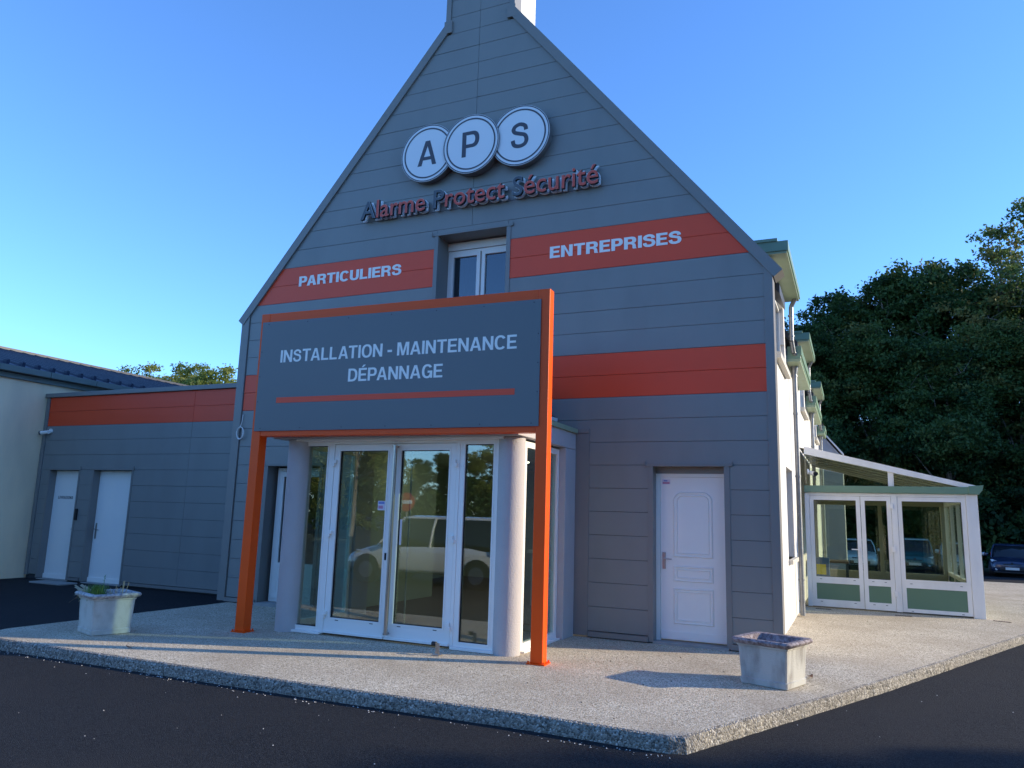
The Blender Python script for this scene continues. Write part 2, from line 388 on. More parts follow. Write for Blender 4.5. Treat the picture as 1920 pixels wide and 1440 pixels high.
def glyph(c, t=.2, h=.165):
    """bold grotesque capitals, cap height 1: (outline, holes..) lists and advance width"""
    if c == 'I': return [[[(0, 0), (t, 0), (t, 1), (0, 1)]]], t
    if c == 'L': return [[[(0, 0), (.62, 0), (.62, h), (t, h), (t, 1), (0, 1)]]], .62
    if c in 'EÉ':
        g = [[[(0, 0), (.67, 0), (.67, h), (t, h), (t, .42), (.61, .42), (.61, .42 + h), (t, .42 + h), (t, 1 - h), (.66, 1 - h), (.66, 1), (0, 1)]]]
        if c == 'É': g.append([[(.24, 1.06), (.36, 1.06), (.56, 1.25), (.36, 1.25)]])
        return g, .67
    if c == 'T': return [[[(.36 - t / 2, 0), (.36 + t / 2, 0), (.36 + t / 2, 1 - h), (.72, 1 - h), (.72, 1), (0, 1), (0, 1 - h), (.36 - t / 2, 1 - h)]]], .72
    if c == 'N': return [[[(0, 0), (t, 0), (t, .67), (.76 - t, 0), (.76, 0), (.76, 1), (.76 - t, 1), (.76 - t, .34), (t, 1), (0, 1)]]], .76
    if c == 'M': return [[[(0, 0), (t * .95, 0), (t * .95, .76), (.37, 0), (.55, 0), (.92 - t * .95, .76), (.92 - t * .95, 0), (.92, 0), (.92, 1), (.65, 1), (.46, .28), (.27, 1), (0, 1)]]], .92
    if c == 'A':
        k = t * 1.06; yb = .22; yt = yb + h * .95
        def xl(z): return .30 * z
        lx0 = k + .30 * 0; il = lambda z: k + .285 * z
        return [[[(0, 0), (k, 0), (k + .30 * yb * .8, yb), (.82 - k - .30 * yb * .8, yb), (.82 - k, 0), (.82, 0), (.41 + t * .58, 1), (.41 - t * .58, 1)],
                 [(k + .30 * yt * .82, yt), (.41, .80 - t * .1), (.82 - k - .30 * yt * .82, yt)]]], .82
    if c == 'P': return [[[(0, 0), (t, 0), (t, .35)] + se(.42, .675, .29, .325, -90, 90) + [(0, 1)], [(t, .35 + h)] + [(t, 1 - h)] + se(.40, .675, .31 - t, .325 - h, 90, -90)]], .71
    if c == 'R': return [[[(0, 0), (t, 0), (t, .39), (.36, .39), (.47, .36), (.515, .26), (.52, .10), (.55, 0), (.78, 0), (.735, .08), (.725, .24), (.69, .38), (.60, .455)] + se(.44, .70, .305, .30, -38, 90) + [(0, 1)],
                           [(t, .39 + h), (t, 1 - h)] + se(.40, .695, .34 - t, .305 - h, 90, -90)]], .78
    if c == 'D': return [[[(0, 0)] + se(.34, .5, .42, .5, -90, 90) + [(0, 1)], [(t, h), (t, 1 - h)] + se(.32, .5, .44 - t, .5 - h, 90, -90)]], .76
    if c == 'U': return [[[(0, 1)] + se(.375, .36, .375, .38, 180, 360) + [(.75, 1), (.75 - t, 1)] + se(.375, .37, .375 - t, .37 - h + .01, 360, 180) + [(t, 1)]]], .75
    if c == 'O': return [[se(.41, .5, .41, .52, 0, 360, 40)[:-1], se(.41, .5, .41 - t, .52 - h, 360, 0, 40)[:-1]]], .82
    if c == 'C': return [[se(.40, .5, .40, .52, 33, 322, 34) + se(.40, .5, .40 - t, .52 - h, 318, 37, 34)]], .78
    if c == 'G': return [[se(.40, .5, .40, .52, 33, 296, 32) + [(.63, .08), (.65, 0), (.79, 0), (.79, .54), (.43, .54), (.43, .54 - h), (.61, .54 - h), (.59, .30)] + se(.40, .5, .40 - t, .52 - h, 305, 40, 30)]], .79
    if c == 'S': return [[ribbon([(.600, .68), (.555, .84), (.36, .925), (.17, .86), (.105, .735), (.17, .625), (.36, .555), (.56, .475), (.625, .295), (.555, .135), (.36, .075), (.15, .14), (.085, .33)], t * .93)]], .71
    if c == 'V': return [[[(.41 - t * .55, 0), (.41 + t * .55, 0), (.82, 1), (.82 - t * 1.05, 1), (.41, .27), (t * 1.05, 1), (0, 1)]]], .82
    if c == '-': return [[[(0, .30), (.36, .30), (.36, .30 + h * 1.1), (0, .30 + h * 1.1)]]], .36
    return [], .22
KERN = {('L', 'A'): .03, ('A', 'T'): -.07, ('T', 'A'): -.07, ('P', 'A'): -.07, ('L', 'L'): .0, ('L', 'T'): -.08, ('R', 'T'): -.03}
def bold_text(body, width, cap, t=.2, h=.165, gap=.085):
    vs, fs, x = [], [], 0; prev = ''
    for c in body:
        g, adv = glyph(c, t, h); x += KERN.get((prev, c), 0)
        for loops in g:
            o = len(vs); flat = [p_ for lp_ in loops for p_ in lp_]
            vs += [(x + a, b_) for a, b_ in flat]
            for tri in tessellate_polygon([[Vector((a, b_, 0)) for a, b_ in lp_] for lp_ in loops]): fs.append(tuple(o + i for i in tri))
        x += adv + gap; prev = c
    tot = x - gap; sx = width / tot if width else cap
    return [(a * sx, b_ * cap) for a, b_ in vs], fs, tot * sx
def bold_print(name, body, x, y, z, width, cap, m, parent, th=.002, center=False, **kw):
    vs, fs, wd = bold_text(body, width, cap, **kw); ox = -wd / 2 if center else 0
    me = bpy.data.meshes.new(name); me.from_pydata([(x + ox + a, y, z + c) for a, c in vs], [], fs); me.materials.append(m)
    bm = bmesh.new(); bm.from_mesh(me); bmesh.ops.recalc_face_normals(bm, faces=bm.faces[:])
    ex = bmesh.ops.extrude_face_region(bm, geom=bm.faces[:])
    for v in [g for g in ex['geom'] if isinstance(g, bmesh.types.BMVert)]: v.co.y -= th
    bmesh.ops.recalc_face_normals(bm, faces=bm.faces[:]); bm.to_mesh(me); bm.free()
    return link(name, me, parent)

def clusters(vs, fs):
    """split text mesh into letters (islands grouped by horizontal overlap)"""
    key = {}; idx = []
    for v in vs:
        k = (round(v[0], 5), round(v[1], 5)); idx.append(key.setdefault(k, len(key)))
    par = list(range(len(key)))
    def fd(a):
        while par[a] != a: par[a] = par[par[a]]; a = par[a]
        return a
    for f in fs:
        for i in f[1:]: par[fd(idx[i])] = fd(idx[f[0]])
    isl = {}
    for f in fs: isl.setdefault(fd(idx[f[0]]), []).append(f)
    L = []
    for fl in isl.values():
        X = [vs[i][0] for f in fl for i in f]; L.append([min(X), max(X), fl])
    L.sort(key=lambda a: -(a[1] - a[0]))
    out = []
    for a in L:
        cx = (a[0] + a[1]) / 2
        for o in out:
            if o[0] - 1e-4 <= cx <= o[1] + 1e-4: o[2].extend(a[2]); break
        else: out.append(a)
    out.sort(key=lambda a: a[0])
    return out

# ------------------------------------------------------------------ the ground
def ground_z(y):
    if y < 28.4: return -0.12
    if y < 42: return -0.12 - (y - 28.4) / 13.6 * 0.4
    return -0.52
ys = [-400, -60, -20, 0, 10, 20, 28.4, 32, 36, 42, 46]
b = MB(); vs = []
for y in ys:
    vs += [(-400, y, ground_z(y)), (400, y, ground_z(y))]
b.add(vs, [(2 * i, 2 * i + 1, 2 * i + 3, 2 * i + 2) for i in range(len(ys) - 1)])
struct(b.build('asphalt_road', ASPH))
b = MB(); ys2 = [(44, -0.5), (50, -0.2), (60, 1.0), (90, 5.0), (400, 6.0)]
b.add([(x, y, z) for y, z in ys2 for x in (-400, 400)], [(2 * i, 2 * i + 1, 2 * i + 3, 2 * i + 2) for i in range(4)])
struct(b.build('forest_ground', EARTH))

# terrace with rounded irregular kerb
pts = [(-9.92, 10.46), (-9.95, 8.5), (-9.98, 6.55), (-9.85, 6.12), (-9.27, 6.045), (-5.2, 6.05), (-2.5, 6.11), (-1.36, 6.07), (-1.24, 6.12), (0.235, 9.42), (2.35, 14.56), (8.0, 28.3)]
rng = random.Random(3)
dense = []
for (x0, y0), (x1, y1) in zip(pts[:-1], pts[1:]):
    L = math.hypot(x1 - x0, y1 - y0); n = max(1, int(L / 0.05))
    for i in range(n): dense.append((x0 + (x1 - x0) * i / n, y0 + (y1 - y0) * i / n, (y1 - y0) / L, -(x1 - x0) / L))
dense.append((*pts[-1], dense[-1][2], dense[-1][3]))
jit = 0; rows = [[], [], [], []]
for i, (x, y, nx, ny) in enumerate(dense):
    jit = jit * 0.8 + rng.uniform(-1, 1) * 0.0045
    sg = 1 if (-1.1 < 0) else 1
    # outward normal: polygon runs counter-clockwise seen from above => outward is (dy,-dx)
    e = jit
    j2 = rng.uniform(-0.004, 0.004)
    rows[0].append((x - nx * (0.035 + e), y - ny * (0.035 + e), 0))
    rows[1].append((x - nx * (0.010 + e + j2), y - ny * (0.010 + e + j2), -0.010 + j2 * 0.6))
    rows[2].append((x + nx * (0.004 - e + j2), y + ny * (0.004 - e + j2), -0.040 + j2))
    rows[3].append((x + nx * (0.022 + j2), y + ny * (0.022 + j2), -0.155))
b = MB(); n = len(dense)
vs = rows[0] + rows[1] + rows[2] + rows[3] + [(-1.2, 28.3, 0), (-1.2, 10.46, 0)]
fs = []
for k in range(3):
    for i in range(n - 1): fs.append((k * n + i, k * n + i + 1, (k + 1) * n + i + 1, (k + 1) * n + i))
me = bpy.data.meshes.new('terrace')
top = tuple(range(n)) + (4 * n, 4 * n + 1)
me.from_pydata(vs, [], fs + [top])
me.materials.append(TERR); me.materials.append(KERB)
for i, p in enumerate(me.polygons): p.material_index = 0 if i == len(me.polygons) - 1 else 1
bm = bmesh.new(); bm.from_mesh(me); bm.faces.ensure_lookup_table()
bmesh.ops.triangulate(bm, faces=[bm.faces[-1]]); bmesh.ops.recalc_face_normals(bm, faces=bm.faces[:])
if sum(f.normal.z for f in bm.faces) < 0: bmesh.ops.reverse_faces(bm, faces=bm.faces[:])
bm.to_mesh(me); bm.free()
terrace = struct(link('terrace', me))
for (x, y, a) in ((-0.62, 16.32, 0.0), (2.33, 16.35, -0.35), (0.75, 16.1, 0.0)):
    bb = MB(); bb.box(-0.14, 0.14, -0.022, 0.022, -0.02, 0.006)
    for i in range(7): bb.box(-0.13 + i * 0.038, -0.115 + i * 0.038, -0.02, 0.02, 0.006, 0.009)
    o = bb.build('drain_slot', mat('rusty drain', (0.06, 0.035, 0.025), 0.8) if not bpy.data.materials.get('rusty drain') else bpy.data.materials['rusty drain'], terrace)
    o.location = (x, y, 0); o.rotation_euler = (0, 0, a)

# ------------------------------------------------------------------ MAIN HOUSE
Y = 10.30
house = thing('clad_house', 'tall grey clad gable house with red bands and chimney behind the orange framed sign', 'building', (-5.46, 14, 0))
ZR = [0.09 + 0.323 * k for k in range(38)]
LEFT, RIGHT = -10.08, -0.86
# outline half planes for the gable part
def hp(p, q):   # keep left side of p->q
    dx, dz = q[0] - p[0], q[1] - p[1]; L = math.hypot(dx, dz); a, b_ = dz / L, -dx / L
    return (a, b_, a * p[0] + b_ * p[1])
rk_l = hp((-6.10, 10.0), (-10.20, 5.03)); rk_r = hp((-0.75, 4.98), (-4.815, 10.0))
holes = [(-9.26, -8.10, -1, 2.35), (-2.50, -1.54, -1, 2.35), (-7.30, -3.42, -1, 2.674), (-6.09, -4.80, 4.935, 6.227)]
def shrink(h, d): return (h[0], h[1], h[2] - d)
for p, k in cells([shrink(rk_l, .14), shrink(rk_r, .14)], LEFT + .12, RIGHT - .11, ZR[:31], holes, [(-5.455, 6.13, 99), (-5.455, 2.7, 4.9)]):
    m = REDC if k in (10, 11, 16, 17) else GREY
    plank(house, p, Y, 0.03, m)
for p, k in cells([], -6.02, -4.90, ZR[30:], [], [(-5.455,)]):
    plank(house, p, Y, 0.03, GREY)
plank(house, [(-6.09, 6.15), (-4.80, 6.15), (-4.80, 6.227), (-6.09, 6.227)], Y, .03, GREY, gap=.001, ch=.001)
MB().box(-6.09, -4.80, Y + .03, Y + .26, 6.15, 6.227).build('lintel', DARKGAP, house)
# backing wall and structural gable wall
bk = MB()
for p, k in cells([shrink(rk_l, .03), shrink(rk_r, .03)], LEFT + .03, RIGHT - .03, [0.0, 2.351, 2.674, 4.935, 6.227, 9.98], holes): bk.prism_xz(p, Y + 0.028, Y + 0.26)
bk.box(-6.08, -4.84, Y + .028, Y + .2, 9.98, 12.6)
bk.build('gable_backing', DARKGAP, house)
# trims
tr = MB()
def rake(x0, z0, x1, z1, wdt, side):
    dx, dz = x1 - x0, z1 - z0; L = math.hypot(dx, dz); nx, nz = -dz / L * side, dx / L * side
    return [(x0, z0), (x1, z1), (x1 + nx * wdt, z1 + nz * wdt), (x0 + nx * wdt, z0 + nz * wdt)]
for pr in (rake(-10.22, 5.00, -6.10, 9.99, 0.145, -1), rake(-0.73, 4.96, -4.815, 10.0, 0.145, 1)):
    if area(pr) < 0: pr = pr[::-1]
    t_ = MB(); t_.prism_xz(pr, Y - 0.035, Y + 0.30); t_.build('rake_trim', TRIM, house)
for x0, x1, z0, z1 in ((-10.14, -9.97, 0.02, 5.12), (-0.975, -0.86, 0.02, 5.08), (-6.115, -6.02, 9.99, 12.6), (-4.90, -4.805, 9.99, 12.6)):
    t_ = MB(); t_.box(x0, x1, Y - 0.022, Y + 0.25, z0, z1, b=0.004); t_.build('corner_trim', TRIM, house)
for a, c in ((-6.135, -5.985), (-4.935, -4.785)):
    MB().box(a, c, Y - .037, Y + .2, 9.80, 10.03, b=.004).build('shoulder_trim', TRIM, house)
# base flashing
for a, c in ((-9.97, -9.30), (-3.40, -2.56), (-1.5, -0.98)): MB().box(a, c, Y - 0.03, Y + 0.03, 0.015, 0.082).build('base_flashing', TRIM, house)
# reveals
def reveal(x0, x1, z0, z1, depth, sill=False):
    r_ = MB(); t = 0.025
    r_.box(x0 - .045, x0 + t, Y - .012, Y + depth, z0, z1)
    r_.box(x1 - t, x1 + .045, Y - .012, Y + depth, z0, z1)
    r_.box(x0 - .09, x1 + .09, Y - .02, Y + depth, z1, z1 + .035)
    r_.box(x0 - .088, x0 - .078, Y - .034, Y - .02, z1 - .0, z1 + .07)
    r_.box(x1 + .078, x1 + .088, Y - .034, Y - .02, z1 - .0, z1 + .07)
    if sill: r_.box(x0, x1, Y - .03, Y + depth, z0 - .03, z0)
    return r_.build('reveal_trim', TRIM, house)
reveal(-2.52, -1.52, 0.02, 2.335, 0.24)
reveal(-9.28, -8.12, 0.02, 2.335, 0.27)
reveal(-6.09, -4.80, 4.93, 6.12, 0.42, True)
# porch side trim on the facade
t_ = MB(); t_.box(-3.62, -3.41, Y - .015, Y + .03, 0.02, 2.80, b=0.003); t_.build('porch_side_trim', TRIM, house)
t_ = MB(); t_.box(-7.34, -3.41, Y - .018, Y + .03, 2.81, 2.87, b=0.003); t_.build('porch_head_trim', TRIM, house)
t_ = MB(); t_.box(-7.34, -7.20, Y - .018, Y + .03, 0.02, 2.80, b=0.003); t_.build('porch_side_trim', TRIM, house)

# upper window
def window_frame(b, x0, x1, z0, z1, y, wd, dp):
    b.box(x0, x1, y, y + dp, z0, z0 + wd); b.box(x0, x1, y, y + dp, z1 - wd, z1)
    b.box(x0, x0 + wd, y + .001, y + dp - .001, z0 + wd, z1 - wd); b.box(x1 - wd, x1, y + .001, y + dp - .001, z0 + wd, z1 - wd)
wf = MB(); y = Y + .36
wf.box(-6.07, -4.82, y - .02, y + .1, 5.97, 6.10)     # shutter box
window_frame(wf, -6.07, -4.82, 4.95, 5.96, y, .05, .07)
wnd = wf.build('window', WHITE, house)
for a, c in ((-6.02, -5.46), (-5.43, -4.87)):
    s_ = MB(); window_frame(s_, a, c, 5.0, 5.91, y - .015, .062, .07); s_.build('sash', WHITE, wnd)
    g_ = MB(); g_.box(a + .055, c - .055, y + .02, y + .032, 5.06, 5.85); g_.build('pane', GLASSW, wnd)
MB().box(-6.05, -4.85, y + .6, y + .62, 4.93, 6.1).build('curtain', mat('dark curtain', (0.015, 0.03, 0.07), 0.8), wnd)

# right-hand door
df = MB(); y = Y + .17
df.box(-2.50, -2.44, y, y + .08, 0.03, 2.20); df.box(-1.552, -1.52, y, y + .08, 0.03, 2.20); df.box(-2.50, -1.52, y, y + .08, 2.20, 2.245)
df.build('door_frame', WHITED, house)
hd = MB(); hd.box(-2.50, -1.52, y - .01, y + .05, 2.247, 2.335); hd.build('door_head_trim', TRIM, house)
th = MB(); th.box(-2.5, -1.52, Y - .02, Y + .3, 0.0, 0.03); th.build('door_threshold', CONC, house)
X0, X1 = -2.437, -1.554
dl = MB(); dl.box(X0, X1, y + .012, y + .055, 0.045, 2.198, b=0.003)
dl.box(X0 + .004, X1 - .002, y - .003, y + .012, 0.05, 0.155, b=0.003)
door = dl.build('door', WHITED, house)
def molding(poly, w_, nm='panel_moulding'):
    """raised double frame following a polygon in x,z"""
    q = inset(poly, w_)
    mb_ = MB(); n_ = len(poly); yb = y + .012
    if len(q) != n_: return
    k = min(range(n_), key=lambda i: math.hypot(q[i][0] - poly[0][0], q[i][1] - poly[0][1])); q = q[k:] + q[:k]
    q2 = inset(poly, w_ * 0.45); k = min(range(n_), key=lambda i: math.hypot(q2[i][0] - poly[0][0], q2[i][1] - poly[0][1])); q2 = q2[k:] + q2[:k]
    vs = [(a, yb, c) for a, c in poly] + [(a, yb - .014, c) for a, c in q2] + [(a, yb, c) for a, c in q]
    mb_.add(vs, [((i + 1) % n_, i, n_ + i, n_ + (i + 1) % n_) for i in range(n_)] + [(n_ + (i + 1) % n_, n_ + i, 2 * n_ + i, 2 * n_ + (i + 1) % n_) for i in range(n_)])
    mb_.build(nm, WHITED, door)
def rectp(a, c, z0, z1): return [(a, z0), (c, z0), (c, z1), (a, z1)]
lx, rx = X0 + .175, X1 - .175
upper = [(lx, 1.12), (rx, 1.12), (rx, 1.90), (rx - .03, 1.955), (rx - .10, 2.0), (lx + .10, 2.0), (lx + .03, 1.955), (lx, 1.90)]
molding(upper, .035); molding(inset(upper, .05), .012)
molding(rectp(lx, rx, .80, 1.01), .033); molding(rectp(lx + .048, rx - .048, .848, .962), .010)
molding(rectp(lx, rx, .25, .72), .033); molding(rectp(lx + .048, rx - .048, .298, .672), .010)
hb = MB(); hb.box(X0 + .03, X0 + .072, y - .002, y + .014, .96, 1.18, b=.002)
hb.cyl((X0 + .051, y, 1.10), (X0 + .051, y - .05, 1.10), .009); hb.cyl((X0 + .051, y - .05, 1.10), (X0 + .165, y - .05, 1.095), .008)
hb.build('handle', STEEL, door)
st = MB(); st.box(X0 + .03, X0 + .14, y + .0095, y + .012, 2.10, 2.165, 0); st.box(X0 + .035, X0 + .13, y + .008, y + .0095, 2.105, 2.13, 1); st.box(X0 + .05, X0 + .10, y + .008, y + .0095, 2.14, 2.155, 2)
st.build('sticker', [PAPER, STICKR, STICKB], door)

# left alcove pvc glazed door
y = Y + .20
af = MB(); window_frame(af, -9.20, -8.14, .05, 2.31, y, .055, .07)
al = af.build('alcove_door', WHITE, house)
lf = MB(); window_frame(lf, -9.14, -8.20, .11, 2.25, y - .015, .09, .06); lf.box(-9.05, -8.29, y - .005, y + .03, .20, .62)
lf.box(-9.05, -8.29, y - .014, y + .04, .62, .70); lf.build('leaf', WHITE, al)
MB().box(-9.05, -8.29, y + .01, y + .022, .70, 2.16).build('pane', GLASSW, al)
MB().box(-9.26, -8.10, Y - .08, Y + .5, 0.0, .045).build('alcove_step', CONC, house)
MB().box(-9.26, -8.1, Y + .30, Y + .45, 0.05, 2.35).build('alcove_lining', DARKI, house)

# side walls
HY = 27.5
sw = MB(); sx = -1.0
side_holes = [(13.35, 14.65, 1.03, 2.55), (11.95, 13.85, 4.2, 5.35), (18.0, 19.6, 4.2, 5.35), (24.4, 26.0, 4.2, 5.35)]
for p, k in cells([], Y + .262, HY, [0.0, 1.03, 2.55, 4.2, 4.72], side_holes): sw.prism_yz(p, sx - .3, sx)
sw.build('side_wall', RENDERW, house)
MB().box(-10.0, -9.7, Y + .262, HY, 0, 4.9).build('side_wall', RENDERW, house)
MB().box(-9.7, sx - .3, HY - .3, HY, 0, 4.9).build('rear_wall', RENDERW, house)
rc = MB(); rc.box(sx + .002, -0.90, Y + .1, Y + .42, 0.02, 4.95, b=.003); rc.build('corner_return_trim', mat('light corner flashing', (0.42, 0.44, 0.45), 0.35, metal=0.3), house)
# side ground-floor window
y0, y1 = 13.35, 14.65
sf = MB(); sf.box(sx - .26, sx - .2, y0, y0 + .06, 1.03, 2.55); sf.box(sx - .26, sx - .2, y1 - .06, y1, 1.03, 2.55); sf.box(sx - .26, sx - .2, y0, y1, 1.03, 1.09); sf.box(sx - .26, sx - .2, y0, y1, 2.49, 2.55)
sf.box(sx - .26, sx - .2, (y0 + y1) / 2 - .04, (y0 + y1) / 2 + .04, 1.09, 2.49)
swn = sf.build('window', WHITE, house)
for a, c in ((y0 + .06, (y0 + y1) / 2 - .04), ((y0 + y1) / 2 + .04, y1 - .06)): MB().box(sx - .235, sx - .225, a, c, 1.09, 2.49).build('pane', GLASSW, swn)
MB().box(sx - .28, sx + .07, y0 - .06, y1 + .06, .96, 1.03).build('sill', STONESILL, swn)
# roof
ridge = 10.62
KS = (ridge - 4.86) / (5.46 - .80)
def slope_slab(b, xe, y0, y1, xr=-5.46):
    """right-hand roof slab from eave x=xe up to x=xr between y0 and y1"""
    ze, zr = 4.86 + (-.80 - xe) * KS, 4.86 + (-.80 - xr) * KS
    b.add([(xe, y0, ze), (xe, y1, ze), (xr, y1, zr), (xr, y0, zr), (xe, y0, ze - .14), (xe, y1, ze - .14), (xr, y1, zr - .14), (xr, y0, zr - .14)],
          [(0, 1, 2, 3), (7, 6, 5, 4), (0, 4, 5, 1), (1, 5, 6, 2), (2, 6, 7, 3), (0, 3, 7, 4)])
rf = MB()
slope_slab(rf, -1.55, Y + .30, HY + .2)
rf.add([(-10.12, Y + .30, 4.86), (-10.12, HY + .2, 4.86), (-5.46, HY + .2, ridge), (-5.46, Y + .30, ridge), (-10.12, Y + .30, 4.72), (-10.12, HY + .2, 4.72), (-5.46, HY + .2, ridge - .15), (-5.46, Y + .30, ridge - .15)],
       [(0, 3, 2, 1), (7, 4, 5, 6), (0, 1, 5, 4), (1, 2, 6, 5), (0, 4, 7, 3)])
roof = rf.build('roof', SLATE, house)
for y0_, y1_ in ((Y + .30, 11.50), (14.28, 17.55), (20.15, 23.95), (26.55, HY + .2)):
    ev = MB(); slope_slab(ev, -.80, y0_, y1_, -1.548); ev.build('roof_eave', SLATE, house)
MB().box(-6.02, -4.86, Y + .262, Y + 1.0, 9.2, 12.55, b=.01).build('chimney', RENDERW, house)

# dormers with flat green-edged roofs
for i, (d0, d1) in enumerate(((11.75, 14.05), (17.8, 19.9), (24.2, 26.3))):
    z0, z1 = 4.72, 5.62
    db = MB()
    # front wall with a hole
    h0, h1 = d0 + .25, d1 - .25
    db.box(sx - .18, sx + .002, d0, h0, z0, z1); db.box(sx - .18, sx + .002, h1, d1, z0, z1); db.box(sx - .18, sx + .002, h0, h1, 5.36, z1)
    db.box(-3.2, sx - .18, d0, d0 + .15, z0, z1); db.box(-3.2, sx - .18, d1 - .15, d1, z0, z1)
    dm = db.build('dormer', RENDERW, house)
    MB().box(-3.4, sx + .25, d0 - .22, d1 + .22, z1, z1 + .035).build('soffit', GREENL, dm)
    fs_ = MB(); fs_.box(-3.4, sx + .27, d0 - .24, d1 + .24, z1 + .037, z1 + .19); fs_.box(-3.4, sx + .12, d0 - .26, d1 + .26, z1 + .19, z1 + .235)
    fs_.build('fascia', GREENP, dm)
    wf = MB(); wx = sx - .12
    wf.box(wx, wx + .06, h0, h0 + .06, 4.2, 5.36); wf.box(wx, wx + .06, h1 - .06, h1, 4.2, 5.36); wf.box(wx, wx + .06, h0, h1, 5.30, 5.36); wf.box(wx, wx + .06, h0, h1, 4.2, 4.26)
    wf.box(wx, wx + .06, (h0 + h1) / 2 - .035, (h0 + h1) / 2 + .035, 4.26, 5.3)
    ww = wf.build('dormer_window', WHITE, house)
    MB().box(wx + .02, wx + .03, h0 + .06, (h0 + h1) / 2 - .035, 4.26, 5.3).build('pane', GLASSW, ww)
    MB().box(wx + .02, wx + .03, (h0 + h1) / 2 + .035, h1 - .06, 4.26, 5.3).build('pane', GLASSW, ww)
    MB().box(sx - .2, sx + .09, h0 - .06, h1 + .06, 4.11, 4.2).build('sill', STONESILL, ww)
    MB().box(wx - .08, wx - .06, h0, h1, 4.2, 5.36).build('blind', CREAMI, ww)
    # dormer downpipe: from its far corner down to the eaves gutter
    dp = MB(); px_, py_ = sx + .11, d1 + .05
    dp.tube([(px_ + .08, py_, z1 + .0), (px_ + .01, py_ + .02, z1 - .14), (px_, py_ + .02, 4.85), (px_ + .02, py_ + .12, 4.66), (px_ + .10, py_ + .26, 4.58)], .04, 12)
    dp.cyl((px_, py_ + .02, 5.30), (px_, py_ + .02, 5.33), .05); dp.cyl((px_, py_ + .02, 4.92), (px_, py_ + .02, 4.95), .05)
    dp.build('dormer_downpipe', ZINC, house, smooth=True)
# eaves gutters between dormers and their downpipes
for g0, g1, pipe in ((14.25, 17.5, 14.75), (20.1, 23.9, 21.2), (26.5, 27.9, 27.0)):
    g = MB(); g.box(sx - .12, sx + .24, g0, g1, 4.55, 4.62); g.box(sx + .02, sx + .26, g0, g1, 4.62, 4.78)
    g.build('eaves_gutter', GREENP, house)
    sfm = MB(); nsl = max(1, int((g1 - g0) / .4))
    for i in range(nsl): sfm.box(sx + .002, sx + .235, g0 + i * (g1 - g0) / nsl + .004, g0 + (i + 1) * (g1 - g0) / nsl - .004, 4.50, 4.548)
    sfm.build('eaves_soffit', GREENL, house)
    if pipe:
        d_ = MB(); X = sx + .10
        d_.cyl((X, pipe, 4.50), (X, pipe, 4.36), .075, .05, 14); d_.cyl((X, pipe, 4.36), (X, pipe, .02), .045, .045, 14)
        for z in (4.3, 3.6, 2.45, .62, .25): d_.cyl((X, pipe, z), (X, pipe, z + .03), .054, .054, 14)
        d_.build('downpipe', ZINC, house, smooth=True)

# printed lettering on the red bands
bold_print('lettering', 'PARTICULIERS', -8.905, Y - .003, 5.535, 2.145, .185, VINYL, house, t=.235, h=.19, gap=.075)
bold_print('lettering', 'ENTREPRISES', -4.085, Y - .003, 5.505, 2.005, .185, VINYL, house, t=.235, h=.19, gap=.075)

# interior hall seen through the porch
rm = MB(); RX0, RX1, RY1 = -9.6, -1.4, 18.0
rm.box(RX0, RX1, Y + .27, RY1, -.02, .012)
room = rm.build('hall_floor', FLOORI, house)
MB().box(RX0, RX1, Y + .27, RY1, 2.75, 2.8).build('hall_ceiling', CEILI, house)
wl = MB(); wl.box(RX0 - .1, RX0, Y + .27, RY1, 0, 2.75); wl.box(RX1, RX1 + .1, Y + .27, RY1, 0, 2.75); wl.box(RX0, RX1, RY1, RY1 + .1, 0, 2.75)
wl.box(-7.75, -7.6, Y + .27, 13.2, 0, 2.75); wl.box(RX0, -7.6, 13.2, 13.3, 0, 2.75)
wl.build('hall_wall', CREAMI, house)
MB().box(-6.9, -5.6, RY1 - .06, RY1 - .01, .05, 2.2).build('inner_door', DARKI, house)
dk = MB(); dk.box(-5.4, -3.4, 13.0, 13.7, .012, .95, b=.02); dk.box(-5.45, -3.35, 12.95, 13.75, .95, 1.0)
dk.box(-3.9, -3.4, 12.2, 13.0, .012, 1.1, b=.02)
tag(dk.build('reception_desk', DESK), 'white reception desk standing in the hall behind the glass doors', 'desk')

# lit ceiling downlights of the hall
for x, y in ((-6.4, 12.0), (-4.2, 12.0), (-6.4, 15.0), (-4.2, 15.0), (-2.6, 13.2)):
    MB().cyl((x, y, 2.735), (x, y, 2.749), .07, .07, 16).build('downlight', bpy.data.materials.get('lit downlight') or (lambda m: (m.node_tree.nodes['Principled BSDF'].inputs['Emission Color'].__setattr__('default_value', (1, .9, .72, 1)), m.node_tree.nodes['Principled BSDF'].inputs['Emission Strength'].__setattr__('default_value', 6.0), m)[2])(mat('lit downlight', (.8, .8, .8))), house)
    ld = bpy.data.lights.new('downlight_lamp', 'AREA'); ld.shape = 'DISK'; ld.size = .14; ld.energy = 2.4; ld.color = (1, .93, .78)
    lo = bpy.data.objects.new('downlight_lamp', ld); C.objects.link(lo); lo.location = (x, y, 2.73)

